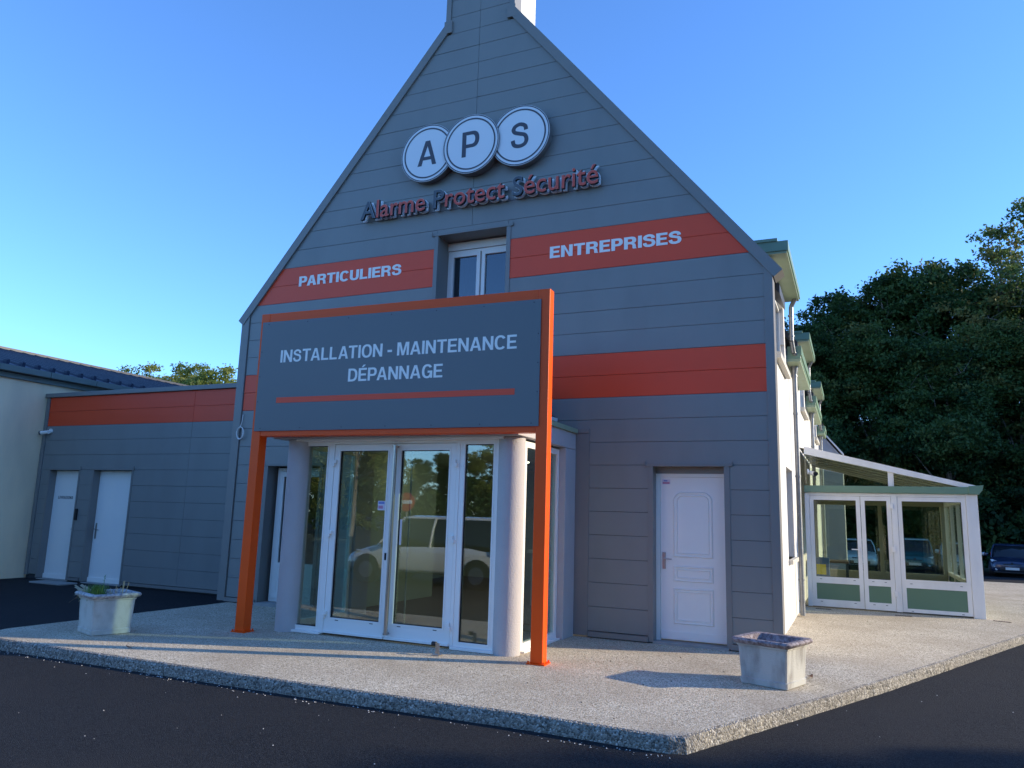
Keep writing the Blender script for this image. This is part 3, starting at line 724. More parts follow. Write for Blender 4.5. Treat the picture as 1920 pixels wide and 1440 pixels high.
# ------------------------------------------------------------------ round letter discs sign
disc = thing('disc_sign', 'three overlapping round white discs lettered A P S on the gable', 'sign', (-5.44, 10.28, 7.55))
DISCF = mat('white sign face', (0.80, 0.82, 0.84), 0.35)
DISCG = mat('dark grey sign print', (0.065, 0.065, 0.085), 0.5)
DISCS = mat('taupe sign edge', (0.18, 0.165, 0.16), 0.5)
for ch, cx, yf in (('A', -6.275, 10.155), ('S', -4.585, 10.155), ('P', -5.445, 10.125)):
    rr_ = .515; cz = 7.56
    bd = MB(); bd.cyl((cx, yf + .004, cz), (cx, 10.285, cz), rr_ * .985, rr_ * .965, 64); bd.cyl((cx, yf, cz), (cx, yf + .012, cz), rr_, rr_, 64)
    o = bd.build('disc', [DISCS], disc, smooth=True)
    fc = MB(); fc.cyl((cx, yf - .004, cz), (cx, yf - .0005, cz), rr_ - .006, rr_ - .006, 64); fc.build('disc_face', DISCF, o, smooth=True)
    for ra, rb in ((rr_ - .028, rr_ - .012), (rr_ - .092, rr_ - .066)):
        rg = MB(); nseg = 72; vs = []
        for r_ in (ra, rb):
            for i in range(nseg): t = 2 * math.pi * i / nseg; vs.append((cx + r_ * math.cos(t), yf - .0065, cz + r_ * math.sin(t)))
        rg.add(vs, [(i, (i + 1) % nseg, nseg + (i + 1) % nseg, nseg + i) for i in range(nseg)]); rg.build('ring', DISCG, o)
    bold_print('letter', ch, cx, yf - .005, cz - .22, None, .44, DISCG, o, th=.002, center=True, t=.17, h=.14)

# individual raised letters
ls = thing('raised_lettering', 'raised red and grey letters Alarme Protect Sécurité with white backing on the gable', 'sign', (-5.4, 10.28, 6.55))
TXT = 'Alarme Protect Sécurité'
REDL = mat('red letter face', (0.62, 0.075, 0.04), 0.4)
GREYL = mat('grey letter face', (0.075, 0.085, 0.10), 0.4)
SIDEL = mat('dark letter side', (0.03, 0.035, 0.045), 0.5)
PLW = mat('white letter backing', (0.9, 0.9, 0.9), 0.4)
RIML = mat('pale letter rim', (0.80, 0.24, 0.19), 0.4); RIMG = mat('pale grey letter rim', (0.30, 0.33, 0.36), 0.4)
fv, ff = text_mesh(TXT, 4.27, .315, -.002); cl = clusters(fv, ff)
rv, rf_ = text_mesh(TXT, 4.27, .32, .008); clr = clusters(rv, rf_)
bv, bf_ = text_mesh(TXT, 4.29, .335, .026); clb = clusters(bv, bf_)
print('letters', len(cl), len(clr), len(clb))
def extrude_letter(name, vs, faces, y0, y1, mats, parent, dx=0, dz=0, flip=False):
    used = sorted({i for f in faces for i in f}); mp_ = {i: k for k, i in enumerate(used)}
    me = bpy.data.meshes.new(name)
    me.from_pydata([(-7.545 + dx + vs[i][0], y0, 6.545 + dz + vs[i][1]) for i in used], [], [tuple(mp_[i] for i in f) for f in faces])
    for m_ in mats: me.materials.append(m_)
    bm = bmesh.new(); bm.from_mesh(me); bmesh.ops.remove_doubles(bm, verts=bm.verts[:], dist=1e-5)
    front = bm.faces[:]
    ex = bmesh.ops.extrude_face_region(bm, geom=front, use_keep_orig=True)
    for v in [g for g in ex['geom'] if isinstance(g, bmesh.types.BMVert)]: v.co.y = y1
    bmesh.ops.recalc_face_normals(bm, faces=bm.faces[:])
    if len(mats) > 1:
        for f in bm.faces: f.material_index = 0 if (abs(f.normal.y) > .9 and f.calc_center_median().y < (y0 + y1) / 2) else 1
    bm.to_mesh(me); bm.free()
    return link(name, me, parent)
for i, c in enumerate(cl):
    grey = i in (0, 6, 13)
    if len(clr) == len(cl): o = extrude_letter('letter', rv, clr[i][2], 10.143, 10.195, [RIMG if grey else RIML, SIDEL], ls); extrude_letter('letter_face', fv, c[2], 10.140, 10.143, [GREYL if grey else REDL], o)
    else: o = extrude_letter('letter', fv, c[2], 10.165, 10.235, [GREYL if grey else REDL, SIDEL], ls)
    if len(clb) == len(cl): extrude_letter('letter_backing', bv, clb[i][2], 10.235, 10.262, [PLW], o, dx=-.008, dz=-.006)

# ------------------------------------------------------------------ BILLBOARD
bb = thing('framed_sign', 'large dark sign on two orange posts reading INSTALLATION - MAINTENANCE DÉPANNAGE', 'sign', (-7.50, 7.965, 0), R(1.75), local=True)
W = 4.305; P = .145
for x0 in (0, W - P):
    p_ = MB(); p_.box(x0, x0 + P, 0, P, .012, 4.30, b=.006); o = p_.build('post', ORANGE, bb)
    q_ = MB(); q_.box(x0 - .035, x0 + P + .035, -.03, P + .03, 0, .012)
    for a in (x0 - .018, x0 + P + .018):
        for c in (-.012, P + .012): q_.cyl((a, c, .012), (a, c, .035), .011, .011, 6)
    q_.build('base_plate', ORANGE, o)
for z0, z1 in ((4.17, 4.30), (2.575, 2.70)):
    MB().box(P + .001, W - P - .001, .004, P - .004, z0, z1, b=.005).build('beam', ORANGE, bb)
MB().box(.045, W - .105, -.016, -.002, 2.645, 4.175, b=.002).build('sign_panel', PANELM, bb)
pan = bb.children[-1]
for nm, body, x, z, wd in (('lettering', 'INSTALLATION - MAINTENANCE', .400, 3.585, 3.50), ('lettering', 'DÉPANNAGE', 1.525, 3.275, 1.39)):
    bold_print(nm, body, x, -.0165, z, wd, .172, VINYL, pan, th=.0015, t=.185, h=.155, gap=.095)
MB().box(.385, 3.890, -.019, -.0165, 3.025, 3.10).build('stripe', STRIPE, pan)
scr = MB()
for i in range(7): scr.cyl((.15 + i * .66, -.019, 2.68), (.15 + i * .66, -.016, 2.68), .007, .007, 8); scr.cyl((.15 + i * .66, -.019, 4.14), (.15 + i * .66, -.016, 4.14), .007, .007, 8)
for z in (3.05, 3.4, 3.75): scr.cyl((W - .13, -.019, z), (W - .13, -.016, z), .007, .007, 8); scr.cyl((.07, -.019, z), (.07, -.016, z), .007, .007, 8)
scr.build('screws', DARKGAP, bb)

# ------------------------------------------------------------------ GLASS ENTRANCE PORCH
po = thing('glass_porch', 'glazed entrance porch with white doors between lilac round pillars', 'porch', (-5.4, 9.3, 0))
GY = 8.46
for cx, cy in ((-7.045, 8.46), (-3.815, 8.50)):
    MB().cyl((cx, cy, 0), (cx, cy, 2.56), .165, .165, 48).build('pillar', LILAC, po, smooth=True)
for x0, x1_ in ((-3.86, -3.612), (-7.345, -7.04)):
    MB().box(x0, x1_, 9.87, 10.285, 0, 2.56, b=.006).build('pier', LILAC, po)
MB().box(-7.345, -3.612, 8.22, 10.28, 2.565, 2.80, b=.008).build('canopy_fascia', LILAC, po)
fl = MB(); fl.box(-7.36, -3.58, 8.16, 10.28, 2.80, 2.865, b=.004)
fl.add([(-7.33, 8.19, 2.866), (-3.61, 8.19, 2.866), (-3.61, 10.28, 2.866), (-7.33, 10.28, 2.866), (-7.0, 8.55, 2.98), (-3.95, 8.55, 2.98), (-3.95, 10.28, 2.98), (-7.0, 10.28, 2.98)],
       [(0, 1, 5, 4), (1, 2, 6, 5), (3, 0, 4, 7), (4, 5, 6, 7)])
fl.build('canopy_flashing', GREENL, po)
MB().box(-7.0, -3.9, 8.5, 10.28, 2.982, 3.03).build('roof_kerb', WHITE, po)
# glass hipped roof light
ap = [(-6.1, 10.24, 3.62), (-4.85, 10.24, 3.62)]
cs = [(-6.98, 8.53, 3.035), (-3.93, 8.53, 3.035), (-3.93, 10.24, 3.035), (-6.98, 10.24, 3.035)]
gr = MB(); gr.add([*cs, *ap], [(0, 1, 5, 4), (1, 2, 5), (3, 0, 4), (0, 3, 2, 1)]); gr.build('roof_light', mat('dark tinted roof glass', (0.03, 0.04, 0.05), 0.08), po)
rb_ = MB(); rb_.tube([cs[0], ap[0]], .02, 6); rb_.tube([cs[1], ap[1]], .02, 6); rb_.tube([ap[0], ap[1]], .02, 6); rb_.tube([cs[2], ap[1]], .018, 6)
rb_.build('roof_light_bar', BLACK, po)
MB().box(-7.0, -3.85, 8.3, 10.28, 2.535, 2.562).build('porch_soffit', WHITE, po)
MB().box(-6.95, -3.85, 8.5, 10.6, -.02, .022).build('porch_floor', FLOORI, po)

def pane(x0, x1, z0, z1, y, parent, axis='x', gm=GLASS):
    g_ = MB()
    sp = MB(); t = .011
    if axis == 'x':
        g_.box(x0, x1, y - .008, y + .008, z0, z1)
        sp.box(x0, x1, y - .006, y + .006, z0 + .0, z0 + t); sp.box(x0, x0 + t, y - .0061, y + .0061, z0 + t, z1 - t); sp.box(x1 - t, x1, y - .0061, y + .0061, z0 + t, z1 - t); sp.box(x0, x1, y - .006, y + .006, z1 - t, z1)
    else:
        g_.box(y - .008, y + .008, x0, x1, z0, z1)
        sp.box(y - .006, y + .006, x0, x1, z0, z0 + t); sp.box(y - .0061, y + .0061, x0, x0 + t, z0 + t, z1 - t); sp.box(y - .0061, y + .0061, x1 - t, x1, z0 + t, z1 - t)
    o = g_.build('pane', gm, parent)
    return o
def gasket(b, x0, x1, z0, z1, y, t=.008):
    b.box(x0 - t, x1 + t, y - .02, y + .02, z0 - t, z0); b.box(x0 - t, x1 + t, y - .02, y + .02, z1, z1 + t)
    b.box(x0 - t, x0, y - .0201, y + .0201, z0, z1); b.box(x1, x1 + t, y - .0201, y + .0201, z0, z1)
gk = MB()
def lite(x0, x1, z0, z1, gx0, gx1, gz0, gz1, nm, y=GY, dep=.07):
    b_ = MB()
    b_.box(x0, x1, y - dep / 2, y + dep / 2, z0, gz0 - .008); b_.box(x0, x1, y - dep / 2, y + dep / 2, gz1 + .008, z1)
    b_.box(x0, gx0 - .008, y - dep / 2 + .001, y + dep / 2 - .001, gz0 - .008, gz1 + .008); b_.box(gx1 + .008, x1, y - dep / 2 + .001, y + dep / 2 - .001, gz0 - .008, gz1 + .008)
    # inner glazing bead
    t = .02
    for q in ((gx0 - .008 - t, gx1 + .008 + t, gz0 - .008 - t, gz0 - .008), (gx0 - .008 - t, gx1 + .008 + t, gz1 + .008, gz1 + .008 + t)):
        b_.box(q[0], q[1], y - dep / 2 - .006, y - dep / 2, q[2], q[3])
    b_.box(gx0 - .008 - t, gx0 - .008, y - dep / 2 - .006, y - dep / 2, gz0 - .008, gz1 + .008); b_.box(gx1 + .008, gx1 + .008 + t, y - dep / 2 - .006, y - dep / 2, gz0 - .008, gz1 + .008)
    o = b_.build(nm, WHITE, po)
    g2 = MB(); gasket(g2, gx0, gx1, gz0, gz1, y); g2.build('gasket', BLACK, o)
    pane(gx0, gx1, gz0, gz1, y, o)
    return o
MB().box(-6.98, -3.95, GY - .045, GY + .045, 2.50, 2.562).build('head_frame', WHITE, po)
lite(-6.985, -6.475, .035, 2.50, -6.905, -6.555, .10, 2.47, 'side_light')
lite(-4.495, -3.955, .035, 2.50, -4.415, -4.035, .10, 2.47, 'side_light')
for a, c in ((-7.02, -6.46), (-4.51, -3.93)):
    MB().box(a, c, GY - .09, GY + .04, .005, .034, b=.003).build('side_light_sill', WHITE, po)
for a, c in ((-6.474, -6.43), (-4.54, -4.497)): MB().box(a, c, GY - .04, GY + .04, .02, 2.50).build('door_jamb', WHITE, po)
d1 = lite(-6.425, -5.478, .03, 2.495, -6.325, -5.575, .235, 2.40, 'door')
d2 = lite(-5.472, -4.545, .03, 2.495, -5.355, -4.655, .235, 2.40, 'door')
for d_, xa, xb in ((d1, -6.42, -5.482), (d2, -5.468, -4.55)):
    MB().box(xa, xb, GY - .065, GY - .036, .032, .06, b=.003).build('drip_bar', WHITE, d_)
    wv = MB()
    for xx in (xa + .2, xb - .2): wv.box(xx - .025, xx + .025, GY - .039, GY - .0355, .195, .203)
    wv.build('drain_cap', BLACK, d_)
for d_, xx in ((d1, -6.428), (d2, -4.542)):
    for z in (.26, 1.30, 2.24):
        h_ = MB(); sg = 1 if xx < -5 else -1
        h_.box(xx - .022, xx + .022, GY - .075, GY - .036, z - .045, z + .0, b=.003); h_.box(xx + (-.0 if sg > 0 else -.05), xx + (.05 if sg > 0 else .0), GY - .07, GY - .036, z + .0, z + .045, b=.003)
        h_.build('hinge', WHITE, d_)
pb = MB(); pb.cyl((-5.42, GY - .095, .10), (-5.42, GY - .095, 2.47), .027, .027, 16)
for z in (.105, 2.455): pb.cyl((-5.42, GY - .095, z), (-5.42, GY - .03, z), .017, .017, 12); pb.cyl((-5.42, GY - .10, z - .012), (-5.42, GY - .10, z + .012), .032, .032, 16)
pb.build('pull_bar', STEEL, d2, smooth=True)
pb = MB(); pb.cyl((-5.27, GY + .09, .10), (-5.27, GY + .09, 2.40), .012, .012, 12)
pb.build('inner_bar', STEEL, d2, smooth=True)
kh = MB(); kh.box(-5.532, -5.518, GY - .0375, GY - .036, 1.03, 1.06); kh.box(-5.54, -5.51, GY - .0362, GY - .0355, 1.0, 1.09); kh.build('keyhole', BLACK, d1)
sk = MB(); sk.box(-5.70, -5.59, GY - .0105, GY - .0085, 1.63, 1.75, 0); sk.box(-5.69, -5.60, GY - .0115, GY - .0105, 1.71, 1.74, 2); sk.box(-5.69, -5.62, GY - .0115, GY - .0105, 1.65, 1.69, 1)
sk.build('sticker', [PAPER, STICKR, STICKB], d1)
sk = MB(); sk.box(-5.345, -5.315, GY - .0105, GY - .0085, 1.20, 1.52); sk.build('hours_label', PAPER, d2)
# side glazing of the porch
for X, s_ in ((-3.74, 1), (-7.12, -1)):
    b_ = MB(); y0, y1 = 8.66, 9.86
    b_.box(X - .035, X + .035, y0, y1, .02, .10); b_.box(X - .035, X + .035, y0, y1, 2.46, 2.535)
    b_.box(X - .0349, X + .0349, y0, y0 + .06, .10, 2.46); b_.box(X - .0349, X + .0349, y1 - .06, y1, .10, 2.46)
    b_.box(X - .0, X + .09 * s_, y0, y1, .0, .02)
    o = b_.build('side_frame', WHITE, po)
    pane(y0 + .06, y1 - .06, .10, 2.46, X, o, 'y')

# ------------------------------------------------------------------ EXTENSION
EY = 11.70
ext = thing('clad_extension', 'low grey clad extension with red band and two white doors', 'building', (-14.4, 13, -.12))
ZE = [-0.02 + .3375 * k for k in range(13)]
eh = [(-16.98, -15.97, -1, 2.345), (-15.50, -14.28, -1, 2.345)]
for p, k in cells([], -17.28, -11.0, ZE, eh, [(-12.66,)]):
    plank(ext, p, EY, .03, REDC if k in (10, 11) else GREY)
t_ = MB(); t_.box(-17.39, -17.285, EY - .02, EY + .04, -.04, 4.03, b=.003); t_.build('corner_trim', TRIM, ext)
t_ = MB(); t_.box(-17.41, -10.2, EY - .06, EY + .35, 4.035, 4.13, b=.004); t_.build('parapet_cap', TRIM, ext)
for a, c in ((-15.95, -15.55), (-14.25, -10.2)): MB().box(a, c, EY - .03, EY + .03, -.085, -.027).build('base_flashing', TRIM, ext)
ew = MB()
for p, k in cells([], -17.38, -10.15, [-.12, 2.345, 4.03], [(a, c, -1, z) for a, c, _, z in eh]): ew.prism_xz(p, EY + .035, EY + .25)
ew.box(-17.38, -10.15, EY + .25, 20, 3.8, 3.9); ew.box(-17.38, -17.2, EY + .25, 20, -.12, 3.8); ew.box(-17.38, -10.15, 19.8, 20, -.12, 3.8)
ew.build('extension_wall', DARKGAP, ext)
for i, (a, c) in enumerate(((-16.98, -15.97), (-15.50, -14.28))):
    r_ = MB(); r_.box(a - .03, a + .015, EY - .01, EY + .25, -.09, 2.335); r_.box(c - .015, c + .03, EY - .01, EY + .25, -.09, 2.335)
    r_.box(a - .07, c + .07, EY - .02, EY + .25, 2.335, 2.37); r_.box(c + .055, c + .065, EY - .034, EY - .02, 2.335, 2.42)
    r_.build('reveal_trim', TRIM, ext)
    d_ = MB(); d_.box(a + .016, c - .016, EY + .16, EY + .21, -.10, 2.325, b=.003); d_.box(a + .018, c - .018, EY + .135, EY + .16, -.10, .0, b=.004)
    dd = d_.build('door', WHITED, ext)
    MB().box(a, c, EY + .0, EY + .25, -.12, -.102).build('door_threshold', CONC, ext)
    if i == 0:
        bold_print('lettering', 'LIVRAISONS', -16.80, EY + .159, 1.68, .50, .066, DISCG, dd, th=.0015, gap=.16)
        h_ = MB(); h_.cyl((c - .07, EY + .16, 1.03), (c - .07, EY + .11, 1.03), .009); h_.cyl((c - .07, EY + .11, 1.03), (c - .20, EY + .11, 1.01), .009); h_.build('handle', STEEL, dd)
        MB().cyl((c - .1, EY + .16, 2.24), (c - .1, EY + .153, 2.24), .014).build('knob', STEEL, dd)
    else:
        h_ = MB(); h_.box(a + .07, a + .11, EY + .148, EY + .16, .83, 1.17, b=.003); h_.cyl((a + .09, EY + .16, 1.04), (a + .09, EY + .11, 1.04), .01); h_.cyl((a + .09, EY + .11, 1.04), (a + .22, EY + .11, 1.02), .01); h_.build('handle', STEEL, dd)
tag(MB().box(-15.915, -15.855, EY - .045, EY - .004, 1.22, 1.47, b=.006).build('intercom', BLACK), 'small black keypad box on grey cladding beside the deliveries door', 'intercom')
tag(MB().box(-16.25, -15.25, 11.05, 11.45, -.12, -.085, b=.008).build('concrete_slab', CONC), 'thin grey doorstep slab lying on asphalt below the deliveries door', 'slab')

# ------------------------------------------------------------------ CREAM BUILDING
cb = thing('cream_building', 'cream rendered building with blue black standing seam roof at the far left', 'building', (-22, 5, -.12))
CX = -17.42
MB().box(CX - .3, CX, 7.0, 20.6, -.12, 4.43).build('cream_wall', CREAMW, cb)
MB().box(CX - 9.2, CX - .3, 20.3, 20.6, -.12, 4.43).build('rear_wall', CREAMW, cb)
gt = MB(); gt.box(CX - .02, CX + .06, 6.8, 20.7, 4.36, 4.47, b=.004); o = gt.build('fascia', GUTTER, cb)
g2 = MB()
for i in range(12): g2.box(CX + .02, CX + .19, 6.8 + i * 1.2, 6.8 + i * 1.2 + 1.185, 4.49, 4.63, b=.01)
g2.build('gutter', GUTTER, cb)
sl = math.tan(R(14.0)); Lr = 4.75
rs = MB(); x0, z0 = CX + .05, 4.66; x1, z1 = CX - Lr, 4.66 + sl * (Lr + .05)
rs.add([(x0, 6.8, z0), (x0, 20.8, z0), (x1, 20.8, z1), (x1, 6.8, z1), (x0, 6.8, z0 - .05), (x0, 20.8, z0 - .05), (x1, 20.8, z1 - .1), (x1, 6.8, z1 - .1)], [(0, 1, 2, 3), (7, 6, 5, 4), (0, 4, 5, 1), (1, 5, 6, 2), (2, 6, 7, 3), (3, 7, 4, 0)])
x2 = x1 - Lr; rs.add([(x1, 6.8, z1), (x1, 20.8, z1), (x2, 20.8, z0), (x2, 6.8, z0)], [(0, 1, 2, 3)])
rs.build('roof', SEAM, cb)
k = 0
sm0 = MB()
sm0.add([(x0 - .03, -.02, z0), (x0 - .03, .02, z0), (x1, .02, z1), (x1, -.02, z1), (x0 - .03, -.014, z0 + .065), (x0 - .03, .014, z0 + .065), (x1, .014, z1 + .065), (x1, -.014, z1 + .065)],
       [(0, 3, 2, 1), (4, 5, 6, 7), (0, 1, 5, 4), (1, 2, 6, 5), (2, 3, 7, 6), (3, 0, 4, 7)])
sm0.box(x0 - .12, x0 + .0, -.035, .035, z0 + .0, z0 + .10)
so = None
for i in range(60):
    yy = 6.99 + i * .365
    if yy > 20.7: break
    if so is None: so = sm0.build('roof_seam', SEAM, cb); me_s = so.data
    else: so = link('roof_seam', me_s, cb)
    so.location.y = yy
MB().box(x1 - .08, x1 + .08, 6.8, 20.8, z1 + .03, z1 + .10).build('ridge_cap', SEAM, cb)

# ------------------------------------------------------------------ CONSERVATORY
cn = thing('conservatory', 'white framed lean-to conservatory with green panels on the right side', 'conservatory', (.6, 18.8, 0))
KY = 16.60; KB = 21.4; KX = 2.10
def vz(x): return 3.17 + (x + .85) / 3.0 * (2.40 - 3.17)      # top of rake
# posts
MB().box(-.90, -.815, KY - .05, KY + .05, 0.02, 2.24, b=.004).build('wall_post', WHITEP, cn)
cp = MB(); cp.box(1.925, 2.115, KY - .06, KY + .12, 0.0, 2.25, b=.005); cp.box(1.985, 1.990, KY - .064, KY - .06, 0.03, 2.22); cp.build('corner_post', WHITEP, cn)
MB().box(.665, .77, KY - .045, KY + .05, .02, 2.24, b=.003).build('middle_post', WHITEP, cn)
MB().box(-.90, 1.92, KY - .04, KY + .05, 2.185, 2.245).build('head_frame', WHITEP, cn)
gb = MB(); gb.box(-.90, 2.02, KY - .10, KY + .06, 2.25, 2.385, b=.004); gb.build('green_beam', GREENP, cn)
gc = MB(); gc.prism_xz([(1.98, 2.25), (2.14, 2.25), (2.20, 2.33), (2.22, 2.42), (1.98, 2.40)], KY - .13, KB); gc.build('side_gutter', GREENP, cn)
# rake beam
rb2 = MB()
rb2.prism_xz([(-.88, vz(-.88) - .155), (2.12, vz(2.12) - .085), (2.12, vz(2.12)), (-.88, vz(-.88))], KY - .08, KY + .07); rb2.build('rake_beam', WHITEP, cn)
MB().prism_xz([(.635, 2.386), (.735, 2.386), (.735, vz(.735) - .12), (.635, vz(.635) - .12)], KY - .03, KY + .04).build('gable_mullion', WHITEP, cn)
for a, c in ((-.88, .635), (.735, 1.9)):
    MB().prism_xz([(a, 2.386), (c, 2.386), (c, max(2.39, vz(c) - .12)), (a, vz(a) - .13)], KY - .006, KY + .008).build('gable_pane', GLASSC, cn)
def cleaf(x0, x1, nm, lo=.165):
    b_ = MB(); y = KY
    fw = .075
    b_.box(x0, x1, y - .035, y + .035, .03, lo); b_.box(x0, x1, y - .035, y + .035, 2.10, 2.18)
    b_.box(x0, x1, y - .035, y + .035, .475, .60)
    for q in ((x0, x0 + fw), (x1 - fw, x1)): b_.box(q[0], q[1], y - .034, y + .034, lo, 2.10)
    o = b_.build(nm, WHITEP, cn)
    MB().box(x0 + fw, x1 - fw, y - .018, y + .01, lo, .475).build('infill_panel', GREENPAN, o)
    g2 = MB(); gasket(g2, x0 + fw + .006, x1 - fw - .006, .606, 2.094, y, .006); g2.build('gasket', BLACK, o)
    MB().box(x0 + fw, x1 - fw, y - .006, y + .006, .60, 2.10).build('pane', GLASSC, o)
    cp_ = MB()
    for xx in (x0 + .16, x1 - .16):
        for z in (lo - .045, .55): cp_.box(xx - .02, xx + .02, y - .038, y - .035, z, z + .008)
    cp_.build('drain_cap', BLACK, o)
    return o
l1 = cleaf(-.81, .115, 'door'); l2 = cleaf(.125, .66, 'door'); fx = cleaf(.775, 1.92, 'fixed_window', .095)
MB().box(.80, 1.9, KY - .045, KY - .036, .60, .632).build('sill_bar', WHITEP, fx)
h_ = MB(); h_.box(.06, .085, KY - .045, KY - .035, .96, 1.20); h_.cyl((.07, KY - .04, 1.15), (.07, KY - .09, 1.15), .01); h_.cyl((.07, KY - .09, 1.15), (-.07, KY - .09, 1.15), .011); h_.build('handle', WHITE, l1)
for z in (.35, 1.18, 2.0): MB().box(.635, .70, KY - .075, KY - .035, z - .05, z + .05, b=.006).build('hinge', WHITE, l2)
# side wall (x=2.1) glazing: posts, panes
sd = MB(); sd.box(KX - .09, KX, KY + .12, KB, .03, .10); sd.box(KX - .09, KX, KY + .12, KB, .50, .58); sd.box(KX - .09, KX, KY + .12, KB, 2.12, 2.25); sd.build('side_rail', WHITEP, cn)
n_ = 4; st_ = (KB - KY - .12) / n_
for i in range(n_ + 1):
    yy = KY + .12 + i * st_
    MB().box(KX - .085, KX - .005, yy - .022, yy + .022, .101, 2.119).build('side_post', WHITEP, cn)
    if i < n_:
        MB().box(KX - .05, KX - .038, yy + .022, yy + st_ - .022, .58, 2.12).build('side_pane', GLASSC, cn)
        MB().box(KX - .06, KX - .03, yy + .022, yy + st_ - .022, .10, .50).build('side_infill', GREENPAN, cn)
# back wall
bw = MB(); bw.box(-.95, .10, KB - .1, KB, 0, 2.3); bw.box(.10, 2.0, KB - .1, KB, .0, .52); bw.box(.10, 2.0, KB - .1, KB, 2.12, 2.9); bw.box(1.93, 2.0, KB - .1, KB, .52, 2.12); bw.box(.10, .14, KB - .1, KB, .52, 2.12)
CREAMC = mat('cream conservatory lining', (0.42, 0.40, 0.29), 0.6)
# back wall left half is glazed too
bw = MB(); bw.box(-.99, 2.0, KB - .1, KB, 0, .50); bw.box(-.99, 2.0, KB - .1, KB, 2.12, 2.42)
for x in (-.99, .55, 1.92): bw.box(x, x + .085, KB - .099, KB - .001, .50, 2.12)
bw.build('back_wall', CREAMC, cn)
bp_ = MB()
for a, c in ((-.3, .5), (.75, 1.85)):
    bp_.box(a, c, KB - .115, KB - .10, .08, .10); bp_.box(a, c, KB - .115, KB - .10, .42, .44); bp_.box(a, a + .02, KB - .115, KB - .10, .10, .42); bp_.box(c - .02, c, KB - .115, KB - .10, .10, .42)
bp_.build('back_panel_frame', CREAMC, cn)
for a, c in ((-.905, .55), (.635, 1.92)): MB().box(a, c, KB - .06, KB - .048, .50, 2.12).build('back_pane', GLASSC, cn)
MB().prism_xz([(-.99, 2.42), (2.0, 2.42), (-.99, vz(-.99) - .13)], KB - .06, KB - .045).build('back_gable_pane', GLASSC, cn)
MB().box(-.98, 2.0, KY + .06, KB - .1, .0, .03).build('conservatory_floor', mat('grey tile floor', (0.2, 0.19, 0.17), 0.5), cn)
# roof panels (opal) and rafters
OPAL = mat('smoked roof sheet', (0.16, 0.15, 0.12), 0.4)
for i in range(6):
    ya = KY + .07 + i * (KB - KY - .07) / 6; yb = ya + (KB - KY - .07) / 6 - .04
    MB().add([(-.97, ya, vz(-.97) - .03), (2.12, ya, vz(2.12) - .03), (2.12, yb, vz(2.12) - .03), (-.97, yb, vz(-.97) - .03), (-.97, ya, vz(-.97) - .055), (2.12, ya, vz(2.12) - .055), (2.12, yb, vz(2.12) - .055), (-.97, yb, vz(-.97) - .055)],
             [(0, 1, 2, 3), (7, 6, 5, 4), (0, 4, 5, 1), (1, 5, 6, 2), (2, 6, 7, 3), (3, 7, 4, 0)]).build('roof_sheet', OPAL, cn)
    MB().prism_xz([(-.97, vz(-.97) - .09), (2.1, vz(2.1) - .09), (2.1, vz(2.1) - .01), (-.97, vz(-.97) - .01)], yb + .002, yb + .038).build('rafter', WHITEP, cn)
# inside furniture glimpsed
tb = thing('side_table', 'narrow brown topped counter inside the conservatory', 'table', (-.6, 18.4, .03))
MB().box(-.95, -.15, 18.1, 18.9, .80, .84).build('tabletop', mat('brown tabletop', (0.16, 0.11, 0.07), 0.5), tb)
for a, c in ((-.93, 18.12), (-.21, 18.12), (-.93, 18.83), (-.21, 18.83)): MB().box(a, a + .05, c, c + .05, .03, .80).build('leg', DARKI, tb)
bx_ = MB(); bx_.box(-.80, -.50, 16.9, 17.2, .03, .95, 0, b=.01); bx_.box(-.74, -.56, 16.893, 16.899, .62, .82, 1)
tag(bx_.build('blue_box', [BLUEBOX, YELLOWP]), 'blue box with yellow label standing inside the conservatory doors', 'box')
bd_ = MB()
for i in range(5): bd_.box(-.96, -.93, 19.0 + i * .34, 19.26 + i * .34, .9, 2.1)
tag(bd_.build('white_shutters', WHITE), 'white folding shutter panels on the house wall inside the conservatory', 'shutter')

# far annex beyond the conservatory
an = thing('grey_annex', 'pale grey gabled annex end just visible above the conservatory roof', 'building', (-3, 31, 0))
MB().prism_xz([(-6.5, -.12), (-.3, -.12), (-.3, 4.05), (-1.55, 5.6), (-6.5, 5.6)], 30.0, 33.0).build('annex_wall', mat('grey annex render', (0.40, 0.42, 0.46), 0.8), an)
MB().prism_xz([(-.25, 4.08), (-.25, 4.17), (-1.55, 5.78), (-6.5, 5.78), (-6.5, 5.62), (-1.55, 5.62)][:3] + [(-1.52, 5.69)], 29.9, 33.1).build('annex_verge', WHITE, an)

# ------------------------------------------------------------------ small wall items
def bullet_camera(loc, rz, label):
    t = thing('security_camera', label, 'security camera', loc, rz, local=True)
    MB().cyl((0, 0, 0), (0, -.03, 0), .055, .055, 20).build('mount', WHITE, t, smooth=True)
    MB().cyl((0, -.03, 0), (0, -.09, -.01), .022, .022, 12).build('arm', WHITE, t, smooth=True)
    b_ = MB(); b_.cyl((.02, -.075, -.03), (-.17, -.13, -.05), .042, .042, 20); b_.build('housing', WHITE, t, smooth=True)
    b_ = MB(); b_.cyl((-.168, -.129, -.05), (-.20, -.139, -.053), .043, .043, 20); b_.build('lens_hood', BLACK, t, smooth=True)
    return t
bullet_camera((-17.12, EY - .001, 3.24), 0, 'white bullet camera on the grey extension below its red band')
c2 = bullet_camera((-.83, 16.49, 2.66), R(100), 'small white bullet camera above the conservatory doors')
cc = thing('cable_coil', 'small coil of white cable hanging on the corner cladding', 'cable', (-9.93, Y, 2.9))
cb_ = MB()
